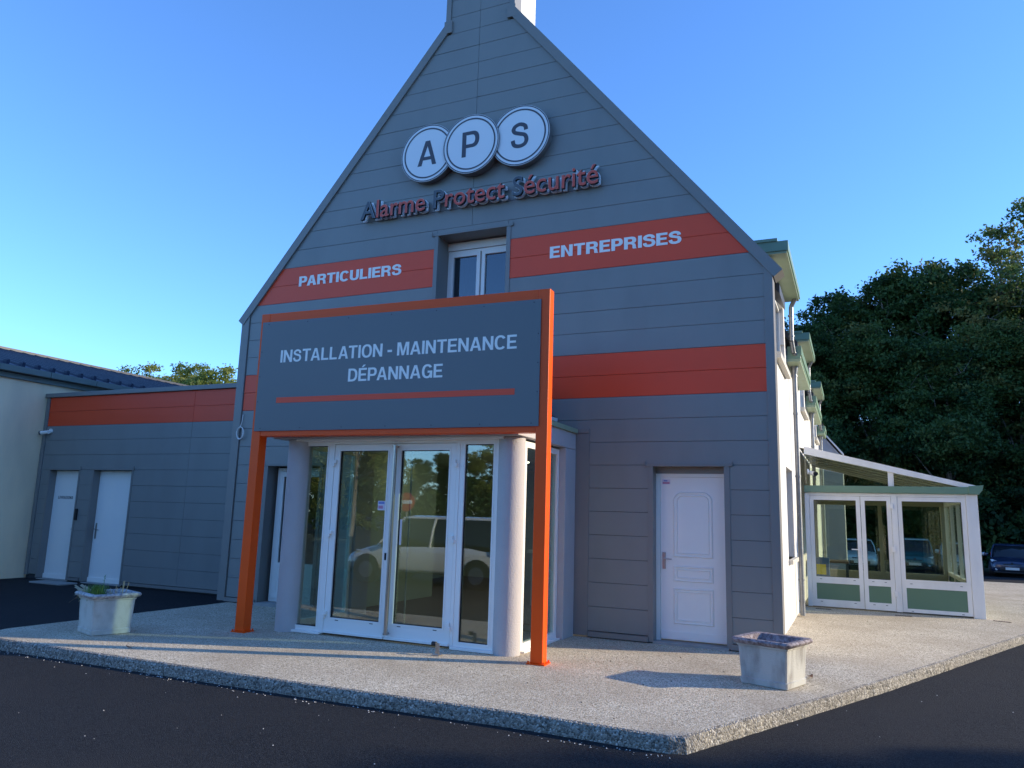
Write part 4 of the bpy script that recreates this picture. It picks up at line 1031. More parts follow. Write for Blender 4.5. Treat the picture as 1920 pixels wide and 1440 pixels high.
for k, (rx_, rz_, ph) in enumerate(((.075, .10, 0), (.083, .108, .4), (.07, .113, .9))):
    pts_ = [(-9.93 + rx_ * math.cos(t * math.pi / 10 + ph), Y - .034 - .008 * k, 2.915 + rz_ * math.sin(t * math.pi / 10 + ph)) for t in range(21)]
    cb_.tube(pts_, .006, 6)
cb_.build('loop', WHITE, cc); MB().tube([(-9.95, Y - .035, 3.0), (-9.93, Y - .02, 3.12), (-9.915, Y - .022, 3.25)], .006, 6).build('tail', WHITE, cc)
ds = thing('door_stop', 'small steel door stop with black rubber head on the paving before the doors', 'door stop', (-4.46, 7.97, 0))
MB().box(-4.51, -4.41, 7.94, 8.03, 0, .012).build('base', STEEL, ds)
MB().box(-4.475, -4.43, 7.97, 7.99, .012, .135).build('upright', STEEL, ds)
MB().cyl((-4.475, 7.985, .125), (-4.53, 7.995, .125), .024, .024, 14).build('rubber_head', BLACK, ds, smooth=True)

# ------------------------------------------------------------------ PLANTERS
def planter(loc, rz, body_m, rim_m, label, hgt=.47):
    t = thing('planter', label, 'planter', loc, rz, local=True, group='square concrete planters on the terrace')
    hw, hd = .245, .235
    def ring(w_, d_, z, c=.012): return [(-w_ + c, -d_, z), (w_ - c, -d_, z), (w_, -d_ + c, z), (w_, d_ - c, z), (w_ - c, d_, z), (-w_ + c, d_, z), (-w_, d_ - c, z), (-w_, -d_ + c, z)]
    def loft(rings, close=True):
        b_ = MB(); vs = [v for r_ in rings for v in r_]; n_ = 8
        fs = [(k * n_ + i, k * n_ + (i + 1) % n_, (k + 1) * n_ + (i + 1) % n_, (k + 1) * n_ + i) for k in range(len(rings) - 1) for i in range(n_)]
        return b_, vs, fs
    b_, vs, fs = loft([ring(hw - .01, hd - .01, 0), ring(hw, hd, .008), ring(hw + .003, hd + .003, .062), ring(hw - .005, hd - .005, .07), ring(hw + .012, hd + .012, hgt - .085), ring(hw + .022, hd + .022, hgt - .08), ring(hw + .026, hd + .026, hgt - .062)])
    b_.add(vs, fs + [tuple(range(7, -1, -1))]); body = b_.build('body', body_m, t, smooth=True)
    b_, vs, fs = loft([ring(hw + .026, hd + .026, hgt - .0622, .03), ring(hw + .062, hd + .062, hgt - .045, .035), ring(hw + .074, hd + .074, hgt - .022, .04), ring(hw + .062, hd + .062, hgt - .002, .04), ring(hw + .04, hd + .04, hgt, .035), ring(hw + .0, hd + .0, hgt - .006, .03), ring(hw - .012, hd - .012, hgt - .03, .03), ring(hw - .03, hd - .03, hgt - .17, .03)])
    b_.add(vs, fs); b_.build('rim', rim_m, t, smooth=True)
    b_ = MB(); n_ = 9
    vs = [(-(hw - .025) + 2 * (hw - .025) * i / (n_ - 1), -(hd - .025) + 2 * (hd - .025) * j / (n_ - 1), hgt - .13 + random.uniform(-.012, .012)) for j in range(n_) for i in range(n_)]
    b_.add(vs, [(j * n_ + i, j * n_ + i + 1, (j + 1) * n_ + i + 1, (j + 1) * n_ + i) for j in range(n_ - 1) for i in range(n_ - 1)]); b_.build('soil', SOIL, t, smooth=True)
    return t
A = -.33
def pc(x, y, lx_, ly_): c, s = math.cos(A), math.sin(A); return (x + c * lx_ - s * ly_, y + s * lx_ + c * ly_, 0)
planter(pc(-1.135, 8.39, .245, .235), A, PLANT_R, RIM_R, 'empty grey concrete planter with dark stained rim right of the white door', .455)
pl = planter(pc(-9.07, 6.885, .245, .235), A, PLANT_L, RIM_L, 'white concrete planter with weeds growing in it left of the orange post', .50)
# drain holes on the right planter
hole = MB(); hole.cyl((-1.135 + .245 * math.cos(A) + .0, 8.39 + .245 * math.sin(A) - .012, .035), (-1.135 + .245 * math.cos(A), 8.39 + .245 * math.sin(A) + .01, .035), .008, .008, 10)
# weeds: things standing in planter
plx, ply, _ = pc(-9.07, 6.885, .245, .235)
rw = random.Random(11)
tuft = MB()
for i in range(620):
    a = rw.uniform(0, 6.28); r_ = abs(rw.gauss(0, .065)); bx, by = -.11 + r_ * math.cos(a), -.10 + r_ * math.sin(a)
    ln = rw.uniform(.08, .20); ta = rw.uniform(0, 6.28); tl = rw.uniform(.01, .09)
    z0 = .40; w_ = .0032
    p0 = Vector((bx, by, z0)); p1 = Vector((bx + math.cos(ta) * tl * .4, by + math.sin(ta) * tl * .4, z0 + ln * .7)); p2 = Vector((bx + math.cos(ta) * tl, by + math.sin(ta) * tl, z0 + ln))
    sd_ = Vector((-math.sin(ta), math.cos(ta), 0)) * w_
    tuft.add([p0 - sd_, p0 + sd_, p1 + sd_, p1 - sd_, p2], [(0, 1, 2, 3), (3, 2, 4)])
tw = thing('green_weed', 'bushy green weed tuft growing in the left planter', 'weed', (plx, ply, 0), A, local=True)
tuft.build('leaf_tuft', GRASSM, tw)
t2 = MB()
for i in range(110):
    a = rw.uniform(0, 6.28); p = Vector((-.22 + rw.gauss(0, .03), -.16 + rw.gauss(0, .03), .49)); d = Vector((-abs(rw.gauss(.10, .05)), rw.gauss(-.04, .03), rw.gauss(-.04, .05)))
    q = p + d; s2 = Vector((0, .008, .004)); t2.add([p - s2 * .4, p + s2 * .4, q + s2, q - s2], [(0, 1, 2, 3)])
t2.build('dry_runner', STRAW, tw)
sp_ = MB(); sp_.tube([(-.07, -.05, .39), (-.075, -.04, .60), (-.085, -.03, .70)], .003, 5)
for i in range(14): z = .55 + i * .011; sp_.tube([(-.078, -.04, z), (-.078 + rw.uniform(-.02, .02), -.04 + rw.uniform(-.02, .02), z + .015)], .002, 4)
sp_.build('stalk', GRASSM, tw)
dw = thing('dry_weed', 'bare dry stems sticking up from the right half of the left planter', 'weed', (plx, ply, 0), A, local=True)
for (x, y, dx, dy, h) in ((.03, .02, -.03, 0, .16), (.08, .05, .0, .01, .20), (.09, .06, .03, 0, .17), (.14, .10, -.02, .0, .18), (.15, .11, .01, 0, .25), (.17, .10, .03, .01, .26), (.19, .12, .07, .02, .25), (.05, .0, -.05, .02, .13), (.13, -.02, .04, 0, .12)):
    s_ = MB(); s_.tube([(x, y, .385), (x + dx * .5, y + dy * .5, .385 + h * .55), (x + dx, y + dy, .385 + h)], .0035, 5); s_.build('stem', STRAW, dw)
for (x, y) in ((.0, -.12), (.06, -.14), (.11, -.13), (.16, -.12)):
    l_ = MB()
    for i in range(10):
        a = rw.uniform(0, 6.28); e = Vector((math.cos(a) * .02, math.sin(a) * .02, .02)); c0 = Vector((x, y, .42)); s2 = Vector((-e.y, e.x, 0)) * .4
        l_.add([c0, c0 + e * .5 + s2, c0 + e, c0 + e * .5 - s2], [(0, 1, 2, 3)])
    l_.build('seedling', GRASSM, dw)

# ------------------------------------------------------------------ loose bits on the ground
def speck(b_, x, y, z, r_, rg):
    vs = [(x + r_ * math.cos(a) * rg.uniform(.6, 1), y + r_ * math.sin(a) * rg.uniform(.6, 1), z) for a in (0, 1.2, 2.5, 3.8, 5.1)]
    b_.add(vs + [(x, y, z + r_ * .8)], [(i, (i + 1) % 5, 5) for i in range(5)])
rg = random.Random(5)
b_ = MB()
for i in range(170):
    x = rg.uniform(-9, 3); y = rg.uniform(2.2, 9.5)
    inside = y > 5.98 and x < -1.2 + (y - 6.05) * .43
    if inside: continue
    speck(b_, x, y, -.119, rg.choice((.0035, .005, .008)), rg)
for i in range(160):
    x = rg.uniform(-9.2, -1.3); speck(b_, x, 6.0 - abs(rg.gauss(0, .05)), -.119, rg.choice((.005, .009)), rg)
tag(b_.build('gravel_specks', mat('white gravel', (0.55, 0.53, 0.5), 0.8)), 'scattered tiny pale stones on the black asphalt', 'gravel', kind='stuff')
b_ = MB()
for i in range(110):
    x = rg.uniform(-8, 1.5); y = rg.uniform(6.2, 15)
    if x > -1.4 + (y - 6.05) * .40 or y > 10.1 and x < -.8: continue
    speck(b_, x, y, .001, rg.choice((.006, .009, .012)), rg)
tag(b_.build('dark_crumbs', mat('dark crumbs', (0.03, 0.025, 0.02), 0.9)), 'scattered small dark crumbs on the pale terrace', 'debris', kind='stuff')
for x, y, r_, a, lb in ((-7.55, 6.42, .05, .4, 'curled brown dry leaf lying on the terrace right of the weedy planter'), (-.50, 9.05, .055, 1.2, 'brown leaf scrap lying on the paving behind the empty planter')):
    l_ = MB(); vs = []
    for i in range(7):
        u = i / 6; wd = math.sin(u * math.pi) * .4 + .03
        vs += [(-r_ + 2 * r_ * u, -r_ * wd, .012 + .02 * (u - .5) ** 2 * 4), (-r_ + 2 * r_ * u, r_ * wd, .018 + .02 * (u - .5) ** 2 * 4)]
    l_.add(vs, [(2 * i, 2 * i + 2, 2 * i + 3, 2 * i + 1) for i in range(6)]); o = tag(l_.build('dry_leaf', LEAFBROWN), lb, 'leaf'); o.location = (x, y, 0); o.rotation_euler = (0, 0, a)

# ------------------------------------------------------------------ CARS
def loft_body(st, name, m, parent, sub=2):
    b_ = MB(); vs = []; n_ = 12
    for (y, zb, w_, zm, zt, wt) in st:
        h = [(-w_ * .86, zb), (-w_ * .98, zb + .10), (-w_, zm), (-wt, zt - .03), (-wt * .86, zt), (-wt * .35, zt + .035)]
        vs += [(x, y, z) for x, z in h] + [(-x, y, z) for x, z in h[::-1]]
    k = len(st)
    fs = [(s_ * n_ + i, s_ * n_ + (i + 1) % n_, (s_ + 1) * n_ + (i + 1) % n_, (s_ + 1) * n_ + i) for s_ in range(k - 1) for i in range(n_)]
    fs += [tuple(range(n_ - 1, -1, -1)), tuple(range((k - 1) * n_, k * n_))]
    b_.add(vs, fs); return b_.build(name, m, parent, smooth=True, sub=sub)
def car(kind, paint, label, loc, rz, roof_col=None, group='cars parked in a row under the trees', L=4.05, Wd=1.74, H=1.48, suv=False):
    t = thing('parked_car', label, 'car', loc, rz, local=True, group=group)
    hw = Wd / 2; f = -L / 2; r_ = L / 2; zb = .24 if suv else .18; belt = .92 if suv else .86
    st = [(f, zb + .12, hw * .70, .45, .58, hw * .62), (f + .10, zb + .04, hw * .86, .50, .68, hw * .76), (f + .35, zb, hw * .97, .55, .76, hw * .86), (f + .85, zb, hw, .60, belt - .02, hw * .92),
          (f + 1.2, zb, hw, .62, belt + .03, hw * .94), (0, zb, hw, .62, belt + .06, hw * .95), (r_ - .8, zb, hw, .64, belt + .08, hw * .95), (r_ - .25, zb + .02, hw * .96, .66, belt + .10, hw * .88), (r_ - .02, zb + .08, hw * .88, .66, belt + .02, hw * .8)]
    body = loft_body(st, 'body', paint, t)
    # greenhouse: glass frustum
    def rr(y0, y1, w_, z, c): return [(-w_ + c, y0, z), (w_ - c, y0, z), (w_, y0 + c, z), (w_, y1 - c, z), (w_ - c, y1, z), (-w_ + c, y1, z), (-w_, y1 - c, z), (-w_, y0 + c, z)]
    cowl = f + 1.0; tail = r_ - .12; rf0 = f + 1.65; rf1 = r_ - (.42 if kind != 'mpv' else .28)
    rings = [rr(cowl, tail, hw * .93, belt - .04, .14), rr(cowl + .35, tail - .10, hw * .86, belt + (H - belt) * .5, .15), rr(rf0, rf1, hw * .76, H - .06, .16)]
    b_ = MB(); vs = [v for q in rings for v in q]
    b_.add(vs, [(k * 8 + i, k * 8 + (i + 1) % 8, (k + 1) * 8 + (i + 1) % 8, (k + 1) * 8 + i) for k in range(2) for i in range(8)] + [tuple(range(16, 24))])
    b_.build('glasshouse', CARGLASS, t, smooth=True)
    rings = [rr(rf0 - .05, rf1 + .04, hw * .775, H - .075, .16), rr(rf0 - .0, rf1 + .0, hw * .75, H - .03, .17), rr(rf0 + .2, rf1 - .2, hw * .62, H, .17)]
    b_ = MB(); vs = [v for q in rings for v in q]
    b_.add(vs, [(k * 8 + i, k * 8 + (i + 1) % 8, (k + 1) * 8 + (i + 1) % 8, (k + 1) * 8 + i) for k in range(2) for i in range(8)] + [tuple(range(16, 24))])
    b_.build('roof', roof_col or paint, t, smooth=True)
    pil = MB()
    for s_ in (-1, 1):
        pil.tube([(s_ * (hw * .90), cowl + .03, belt - .02), (s_ * hw * .85, cowl + .36, belt + (H - belt) * .5), (s_ * hw * .745, rf0 + .05, H - .06)], .028, 6)
        pil.tube([(s_ * (hw * .93), .25, belt - .02), (s_ * hw * .865, .28, belt + (H - belt) * .5), (s_ * hw * .765, .32, H - .06)], .03, 6)
        pil.tube([(s_ * (hw * .91), tail - .18, belt - .02), (s_ * hw * .85, tail - .25, belt + (H - belt) * .5), (s_ * hw * .74, rf1 - .08, H - .06)], .06 if kind == 'mpv' else .05, 6)
    pil.build('pillars', paint, t, smooth=True)
    for s_ in (-1, 1):
        for yy in (f + .78, r_ - .72):
            a_ = MB(); a_.cyl((s_ * (hw - .16), yy, .32), (s_ * (hw + .004), yy, .32), .37, .37, 24); a_.build('wheel_arch', BLACK, t, smooth=True)
            w_ = MB(); w_.cyl((s_ * (hw - .20), yy, .315), (s_ * (hw + .012), yy, .315), .315, .315, 28); wh = w_.build('wheel', TYRE, t, smooth=True)
            w_ = MB(); w_.cyl((s_ * (hw - .05), yy, .315), (s_ * (hw + .02), yy, .315), .20, .20, 20)
            w_.build('rim', ALLOY, wh, smooth=True)
        mr = MB(); mr.box(s_ * (hw + .02) - .0, s_ * (hw + .19), cowl + .42, cowl + .52, belt + .03, belt + .17, b=.03); mr.build('mirror', roof_col or paint, t, smooth=True)
        hl = MB()
        hl.add([(s_ * hw * .42, f + .075, .56), (s_ * hw * .80, f + .20, .60), (s_ * hw * .93, f + .44, .76), (s_ * hw * .84, f + .36, .78), (s_ * hw * .55, f + .12, .68),
                (s_ * hw * .42, f + .30, .56), (s_ * hw * .80, f + .34, .60), (s_ * hw * .90, f + .52, .76), (s_ * hw * .80, f + .50, .75), (s_ * hw * .55, f + .36, .66)],
               [(0, 1, 2, 3, 4), (9, 8, 7, 6, 5), (0, 5, 6, 1), (1, 6, 7, 2), (2, 7, 8, 3), (3, 8, 9, 4), (4, 9, 5, 0)]); hl.build('headlight', LAMPG, t)
        fg = MB(); fg.cyl((s_ * hw * .68, f + .16, .36), (s_ * hw * .68, f + .04, .36), .05, .05, 14); fg.build('fog_lamp', LAMPG, t)
        tl_ = MB(); tl_.box(s_ * hw * .60, s_ * (hw * 1.01), r_ - .36, r_ + .01, .80, 1.0, b=.03); tl_.build('tail_light', TAIL, t, smooth=True)
    gr_ = MB(); gr_.box(-hw * .52, hw * .52, f - .005, f + .1, .30, .47, b=.03); gr_.box(-hw * .38, hw * .38, f + .01, f + .1, .55, .61, b=.02); gr_.build('grille', BLACK, t, smooth=True)
    MB().box(-.26, .26, f - .02, f - .008, .35, .46).build('number_plate', PLATE, t)
    em = MB(); em.cyl((0, f + .05, .64), (0, f + .012, .635), .05, .05, 16); em.build('emblem', CHROME, t)
    bm_ = MB(); bm_.box(-hw * .8, hw * .8, f + .02, f + .16, .20, .27, b=.02); bm_.build('bumper_lip', BLACK, t)
    return t
def paint(n, c): return mat(n, c, 0.25, metal=0.15, coat=0.8)
PW = paint('white car paint', (0.70, 0.73, 0.74)); PT = paint('teal car paint', (0.02, 0.17, 0.21)); PB = paint('dark blue car paint', (0.02, 0.035, 0.08))
GZ = -.50
c_ = car('hatch', PB, 'dark blue hatchback parked right of the conservatory under the trees', (6.65, 42.6, GZ), R(-9), L=4.05, Wd=1.78, H=1.46)
car('suv', PT, 'teal compact car with white roof seen through the fixed conservatory window', (2.62, 42.9, GZ), R(-3), roof_col=PW, H=1.56, suv=True)
car('hatch', PW, 'white car seen through the conservatory double doors', (.05, 42.4, GZ), R(3), H=1.46)
car('hatch', PW, 'white car seen through the conservatory side glazing left of the dark blue hatchback', (4.60, 43.2, GZ), R(-4), H=1.44)
car('mpv', PW, 'white people carrier parked left of the photographer, mirrored in the entrance glass', (-9.6, -.1, -.12), R(-90), group='white people carrier', L=4.55, Wd=1.85, H=1.66, suv=True)
bpy.data.objects[-1] if False else None

# things mirrored in the entrance glass
ne = thing('no_entry_sign', 'round red and white no entry sign on a pole mirrored in the glass', 'road sign', (-14.0, -5.6, -.12))
MB().cyl((-14.0, -5.6, -.12), (-14.0, -5.6, 2.25), .03, .03, 10).build('pole', ZINC, ne)
MB().cyl((-14.0, -5.56, 1.95), (-14.0, -5.53, 1.95), .32, .32, 32).build('sign_plate', TAIL, ne)
MB().box(-14.24, -13.76, -5.53, -5.52, 1.89, 2.01).build('white_bar', VINYL, ne)
lp = thing('lamp_post', 'tall grey street lamp post mirrored in the left side light', 'street lamp', (-21.7, -9.8, -.12))
MB().cyl((-21.7, -9.8, -.12), (-21.7, -9.8, 7.5), .10, .06, 12).build('pole', ZINC, lp, smooth=True)
MB().box(-21.8, -21.6, -9.8, -9.0, 7.45, 7.55, b=.02).build('lamp_head', ZINC, lp)

# ------------------------------------------------------------------ TREES
def leaf_mat(name, cols, trans=0.25):
    m = bpy.data.materials.new(name); m.use_nodes = True
    n = m.node_tree.nodes; l = m.node_tree.links; n.clear()
    out = n.new('ShaderNodeOutputMaterial'); d = n.new('ShaderNodeBsdfPrincipled'); d.inputs['Roughness'].default_value = 0.6; d.inputs['Specular IOR Level'].default_value = 0.25
    tr = n.new('ShaderNodeBsdfTranslucent'); mx = n.new('ShaderNodeMixShader'); mx.inputs[0].default_value = trans
    at = n.new('ShaderNodeAttribute'); at.attribute_name = 'tone'; at.attribute_type = 'GEOMETRY'
    r = n.new('ShaderNodeValToRGB'); e = r.color_ramp.elements; e[0].color = (*cols[0], 1); e[1].color = (*cols[-1], 1)
    for i, c in enumerate(cols[1:-1]): x = e.new((i + 1) / (len(cols) - 1)); x.color = (*c, 1)
    l.new(at.outputs['Fac'], r.inputs[0]); l.new(r.outputs[0], d.inputs['Base Color']); l.new(r.outputs[0], tr.inputs[0])
    l.new(d.outputs[0], mx.inputs[1]); l.new(tr.outputs[0], mx.inputs[2]); l.new(mx.outputs[0], out.inputs[0])
    return m
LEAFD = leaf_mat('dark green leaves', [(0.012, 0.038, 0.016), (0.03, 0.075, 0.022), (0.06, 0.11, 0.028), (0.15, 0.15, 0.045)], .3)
LEAFA = leaf_mat('airy leaves turning brown', [(0.06, 0.11, 0.04), (0.10, 0.16, 0.05), (0.13, 0.19, 0.06), (0.21, 0.18, 0.06)], .4)
LEAFY = leaf_mat('yellowish green leaves', [(0.10, 0.15, 0.03), (0.19, 0.23, 0.05), (0.32, 0.32, 0.09)], .4)
BARK = mat('grey brown bark', (0.16, 0.14, 0.12), 0.9, noise=(5, 0.4, (0.27, 0.25, 0.21)), bump=(12, 0.6, 0.04))

def crown_mesh(name, seed, H, rad, base, n_clump, n_leaf, leaf, m, spread=1.0, clump_r=.46):
    g = np.random.default_rng(seed)
    # lobes give an uneven outline
    nl = 24
    th = g.uniform(0, 2 * np.pi, nl); zz = g.uniform(0.05, 1, nl) ** .9
    prof = np.sin(np.pi * (0.12 + 0.80 * zz) ** .85)
    lc = np.stack([np.cos(th) * rad * .74 * prof * g.uniform(.35, 1.25, nl), np.sin(th) * rad * .74 * prof * g.uniform(.35, 1.25, nl), base + (H - base) * (zz * .86)], 1)
    lr = rad * g.uniform(.22, .44, nl)
    k = g.integers(0, nl, n_clump)
    d = g.normal(size=(n_clump, 3)); d /= np.linalg.norm(d, axis=1)[:, None]
    rr_ = g.uniform(.35, 1.0, n_clump) ** .45 * np.where(g.uniform(0, 1, n_clump) < .10, 1.45, 1.0)
    cc_ = lc[k] + d * (lr[k] * rr_)[:, None] * np.array([1, 1, .85])
    ctone = g.uniform(0, 1, n_clump) * .5 + g.uniform(0, 1, nl)[k] * .55
    q = g.integers(0, n_clump, n_leaf)
    cen = cc_[q] + g.normal(size=(n_leaf, 3)) * clump_r * spread * np.array([.6, .6, .38])
    nrm = g.normal(size=(n_leaf, 3)); nrm[:, 2] += .5; nrm /= np.linalg.norm(nrm, axis=1)[:, None]
    a = np.cross(nrm, g.normal(size=(n_leaf, 3))); a /= np.linalg.norm(a, axis=1)[:, None]; b2 = np.cross(nrm, a)
    s = leaf * g.uniform(.6, 1.35, n_leaf)[:, None]
    V = np.empty((n_leaf, 4, 3)); V[:, 0] = cen - a * s; V[:, 1] = cen - b2 * s * .55 + a * s * .1; V[:, 2] = cen + a * s; V[:, 3] = cen + b2 * s * .55 + a * s * .1
    me = bpy.data.meshes.new(name); me.vertices.add(n_leaf * 4); me.vertices.foreach_set('co', V.ravel())
    me.loops.add(n_leaf * 4); me.loops.foreach_set('vertex_index', np.arange(n_leaf * 4, dtype=np.int32))
    me.polygons.add(n_leaf); me.polygons.foreach_set('loop_start', np.arange(0, n_leaf * 4, 4, dtype=np.int32)); me.polygons.foreach_set('loop_total', np.full(n_leaf, 4, dtype=np.int32))
    at = me.attributes.new('tone', 'FLOAT', 'FACE'); at.data.foreach_set('value', np.clip(ctone[q] + g.uniform(-.1, .1, n_leaf), 0, 1).astype(np.float32))
    me.materials.append(m); me.update(); me.validate()
    return me, cc_
def trunk_mesh(name, seed, H, base, r0, targets, nlimb=10):
    g = random.Random(seed); b_ = MB()
    top = H * .86; pts_ = []; x = y = 0
    for i in range(8):
        z = top * i / 7; pts_.append((x, y, z)); x += g.uniform(-.16, .16); y += g.uniform(-.16, .16)
    for i in range(7): b_.cyl(pts_[i], pts_[i + 1], r0 * (1 - i / 8.0), r0 * (1 - (i + 1) / 8.0), 9)
    for j in range(nlimb):
        t = targets[g.randrange(len(targets))]; i = g.randint(2, 6); s0 = Vector(pts_[i]); e = Vector(t)
        if e.z < s0.z: e.z = s0.z + .5
        m1 = s0.lerp(e, .5) + Vector((g.uniform(-.2, .2), g.uniform(-.2, .2), g.uniform(0, .3))); rr0 = r0 * .38 * (1 - i / 9)
        b_.cyl(s0, m1, rr0, rr0 * .6, 6); b_.cyl(m1, e, rr0 * .6, rr0 * .2, 6)
        for q in range(3):
            e2 = m1.lerp(e, g.uniform(.2, .9)); e3 = e2 + Vector((g.uniform(-.8, .8), g.uniform(-.8, .8), g.uniform(0, .8))); b_.cyl(e2, e3, rr0 * .3, rr0 * .1, 5)
    return b_
VAR = []
for i, (H_, rad, base, nc, nlf, lf_, m_, spr, r0, nlm) in enumerate((
        (14, 3.6, 1.0, 700, 76000, .09, LEAFD, .85, .22, 10), (12, 3.4, .6, 600, 70000, .088, LEAFD, .85, .2, 10), (15, 3.2, 1.5, 640, 74000, .09, LEAFD, .8, .22, 12),
        (17, 3.4, 4.0, 330, 19000, .095, LEAFA, .75, .22, 46), (11, 3.9, 1.2, 620, 52000, .088, LEAFY, .8, .2, 18))):
    cm, cc_ = crown_mesh('crown', 100 + i, H_, rad, base, nc, nlf, lf_, m_, spr)
    tb_ = trunk_mesh('trunk', 50 + i, H_, base, r0, [tuple(c) for c in cc_], nlm)
    VAR.append((cm, tb_, H_))
TR = {}
def tree(v, x, y, z, sc, rz, label, name='broadleaf_tree', group=None, zs=1.0):
    t = thing(name, label, 'tree', (x, y, z), rz, local=True, group=group); t.scale = (sc, sc, sc * zs)
    cm, tb_, H_ = VAR[v]
    if v not in TR:
        TR[v] = tb_.build('trunk', BARK, t, smooth=True).data
    else: link('trunk', TR[v], t)
    link('crown', cm, t)
    return t
FG = 'trees of the dark wood behind the conservatory'
front = [(1.5, 49.5, 15.2, 0), (5.2, 48.3, 13.6, 1), (8.6, 49.5, 14.8, 0), (12.5, 48.2, 13.2, 1), (-2.4, 50.0, 15.6, 0), (16.5, 50, 14, 2)]
fl_ = ['dark broad tree rising above the conservatory roof', 'dark bushy tree above the right end of the conservatory', 'dark green tree behind the dark blue hatchback', 'dark tree at the right edge of the photo in the lower row', 'dark tree emerging behind the house dormers', 'dark tree beyond the right edge in the front row']
for (x, y, h, v), lb in zip(front, fl_): tree(v, x, y, -.5, h / VAR[v][2], random.uniform(0, 6), lb, 'dark_tree', FG)
mid = [(-.4, 54, 18.2, 0), (2.6, 54.5, 19.6, 2), (5.4, 54, 20.2, 0), (8.6, 56, 18.9, 1), (14.5, 54, 16, 1), (18.5, 56, 17, 0), (-4.6, 54, 17.0, 1), (22, 53, 16, 2)]
ml = ['leftmost tree of the second row, just clear of the house roof', 'taller dark tree behind the conservatory ridge', 'pointed dark tree with the highest leafy tip left of the airy tree', 'dark tree under the airy tall tree', 'dark tree hidden deep at the right photo edge', 'back tree beyond the right edge of the photo', 'low back tree hidden behind the house', 'far right back tree outside the photo']
for (x, y, h, v), lb in zip(mid, ml): tree(v, x, y, 0, h / VAR[v][2], random.uniform(0, 6), lb, 'dark_tree', FG)
tree(3, 8.9, 52.0, 0, 1.25, 1.0, 'tall airy tree with thin leaves showing sky, top right of the photo', 'airy_tree')
tree(3, 11.6, 51.0, 0, 1.33, 3.3, 'tallest airy tree with pale leaves at the right photo edge', 'airy_tree')
for i in range(6):
    x = 20 + i * 5.0 + random.uniform(-1, 1); v = (0, 1, 2)[i % 3]
    tree(v, x, 50 + random.uniform(-3, 8), -.2, random.uniform(1.0, 1.25), random.uniform(0, 6), 'wood edge tree standing beyond the right edge of the photo', 'dark_tree', FG)
tag(b_, None, None) if False else None
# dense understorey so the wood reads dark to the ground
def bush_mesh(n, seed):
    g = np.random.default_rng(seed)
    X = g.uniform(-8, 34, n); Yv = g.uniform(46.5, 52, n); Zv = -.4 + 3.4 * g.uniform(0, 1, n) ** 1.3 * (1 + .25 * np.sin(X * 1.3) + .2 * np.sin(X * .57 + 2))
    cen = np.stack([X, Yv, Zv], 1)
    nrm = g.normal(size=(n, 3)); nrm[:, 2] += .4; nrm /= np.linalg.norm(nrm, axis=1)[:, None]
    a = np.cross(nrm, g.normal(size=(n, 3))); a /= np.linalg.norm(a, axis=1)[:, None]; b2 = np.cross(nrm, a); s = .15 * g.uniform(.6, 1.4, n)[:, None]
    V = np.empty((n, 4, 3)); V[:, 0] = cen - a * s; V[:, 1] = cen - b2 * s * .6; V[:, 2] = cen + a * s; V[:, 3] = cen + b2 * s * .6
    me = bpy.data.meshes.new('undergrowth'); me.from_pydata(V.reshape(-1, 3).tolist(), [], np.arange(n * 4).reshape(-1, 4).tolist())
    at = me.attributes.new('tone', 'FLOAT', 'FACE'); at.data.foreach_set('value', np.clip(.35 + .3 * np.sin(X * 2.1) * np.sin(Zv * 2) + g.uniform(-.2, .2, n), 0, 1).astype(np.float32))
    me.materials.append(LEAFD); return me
def hedge_mesh(n, seed):
    g = np.random.default_rng(seed); X = g.uniform(-90, 36, n); H_ = 3.6 + .7 * np.sin(X * .6) + .5 * np.sin(X * 1.7 + 1)
    a_ = g.uniform(0, np.pi, n); r_ = g.uniform(.75, 1, n)
    cen = np.stack([X, -40 + np.cos(a_) * r_ * 1.8, -.1 + np.sin(a_) ** .6 * r_ * H_], 1)
    nrm = g.normal(size=(n, 3)); nrm /= np.linalg.norm(nrm, axis=1)[:, None]
    a = np.cross(nrm, g.normal(size=(n, 3))); a /= np.linalg.norm(a, axis=1)[:, None]; b2 = np.cross(nrm, a); s = .22 * g.uniform(.6, 1.4, n)[:, None]
    V = np.empty((n, 4, 3)); V[:, 0] = cen - a * s; V[:, 1] = cen - b2 * s * .6; V[:, 2] = cen + a * s; V[:, 3] = cen + b2 * s * .6
    me = bpy.data.meshes.new('hedge'); me.from_pydata(V.reshape(-1, 3).tolist(), [], np.arange(n * 4).reshape(-1, 4).tolist())
    at = me.attributes.new('tone', 'FLOAT', 'FACE'); at.data.foreach_set('value', g.uniform(0, .8, n).astype(np.float32))
    me.materials.append(LEAFD); return me
tag(link('hedge', hedge_mesh(60000, 4)), 'long green hedge across the road mirrored in the entrance glass', 'hedge', kind='stuff')
tag(link('undergrowth', bush_mesh(60000, 9)), 'dense dark undergrowth filling the wood edge behind the parked cars', 'undergrowth', kind='stuff')
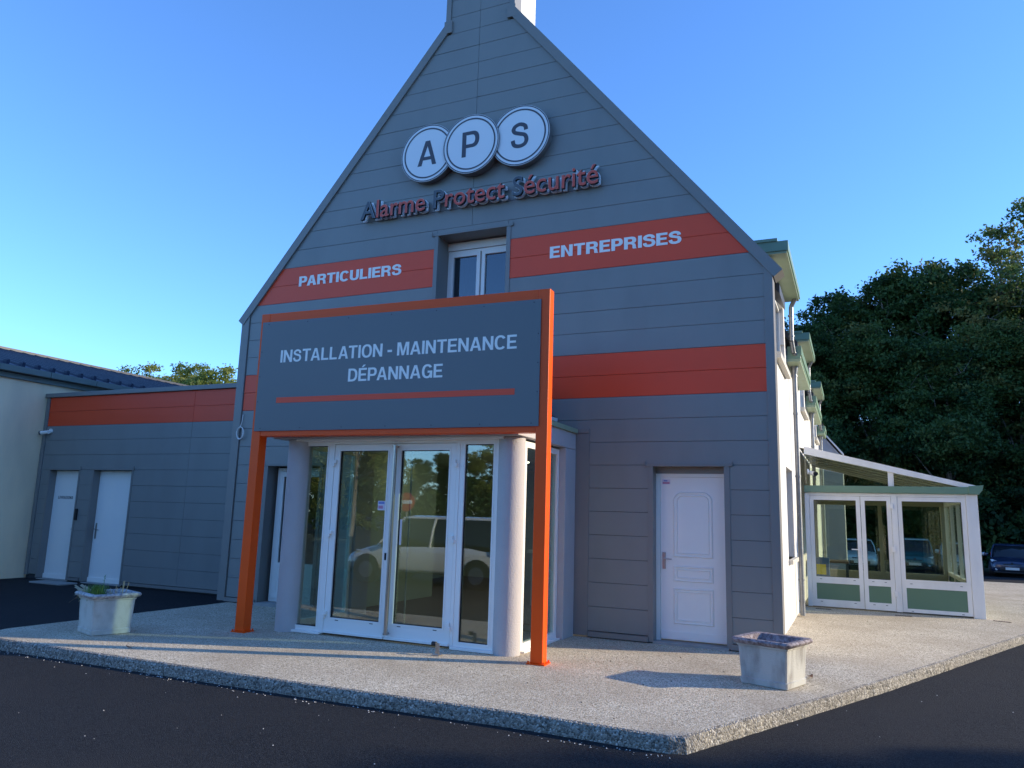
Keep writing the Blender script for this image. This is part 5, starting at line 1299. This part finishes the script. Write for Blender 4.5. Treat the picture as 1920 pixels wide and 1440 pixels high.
# trees behind the extension roof at the left
for (x, y, h, sc, lb) in ((-58.0, 44, 12.6, 1.0, 'small yellowish tree at the far left behind the seamed roof'), (-52.0, 43, 13.8, 1.1, 'largest yellowish round tree above the red band of the extension'), (-47.5, 43, 13.4, 1.05, 'yellowish tree right of the largest one behind the extension'), (-42.6, 42, 12.9, 1.0, 'yellowish tree touching the tall house corner'), (-54.6, 45, 13.2, 1.0, 'yellowish tree just left of the largest one'), (-49.6, 44, 13.6, 1.0, 'yellowish tree filling the gap behind the largest one'), (-45.0, 43, 13.0, 1.0, 'yellowish back tree between the two nearest the house')):
    tree(4, x, y, -.5, h / 11.0, random.uniform(0, 6), lb, 'broadleaf_tree', 'trees behind the extension roof')
# trees to the right, outside the photo: they shade the foreground
for (x, y, s_, v) in ((15.5, 10.9, .66, 4), (17.0, 7.6, .72, 4), (20.5, 12.2, .80, 4), (18.5, 4.0, .80, 4), (23, 9.5, .68, 3), (13.5, 8.6, .58, 4), (16.0, 0.0, .80, 4), (24, 5.0, .66, 3), (21, -2, .9, 4), (28, 13.0, .75, 3), (17, -6, .9, 4)):
    tree(v, x, y, -.12, s_, random.uniform(0, 6), 'parking edge tree standing right of the photographer, shading the foreground asphalt', 'broadleaf_tree', 'trees right of the photographer')
# trees behind the photographer mirrored in the glass
for i in range(26):
    x = -82 + i * 4.4 + random.uniform(-1.2, 1.2)
    tree((4, 1, 0)[i % 3], x, -44 + random.uniform(-4, 4), -.12, random.uniform(.62, .74) * (1.0 if i % 3 == 0 else .88), random.uniform(0, 6), 'hedgerow tree across the road, mirrored in the entrance glass', 'broadleaf_tree', 'trees mirrored in the entrance glass')
for (x, y, s_) in ((-31, -26, .95), (-37, -24, 1.0), (-43, -28, 1.05)):
    tree(4, x, y, -.12, s_, 1.0, 'taller tree across the road mirrored in the left side light', 'broadleaf_tree', 'taller trees mirrored in the glass')
for k in range(6):
    tree(k % 3, -2 + k * 3.6, -24 + (k % 2) * 3, -.12, .8 + .05 * (k % 3), k * 1.3, 'broad tree behind the photographer, mirrored in the conservatory glass', 'broadleaf_tree', 'trees mirrored in the conservatory')

for o in bpy.data.objects:
    if '_local' in o: del o['_local']
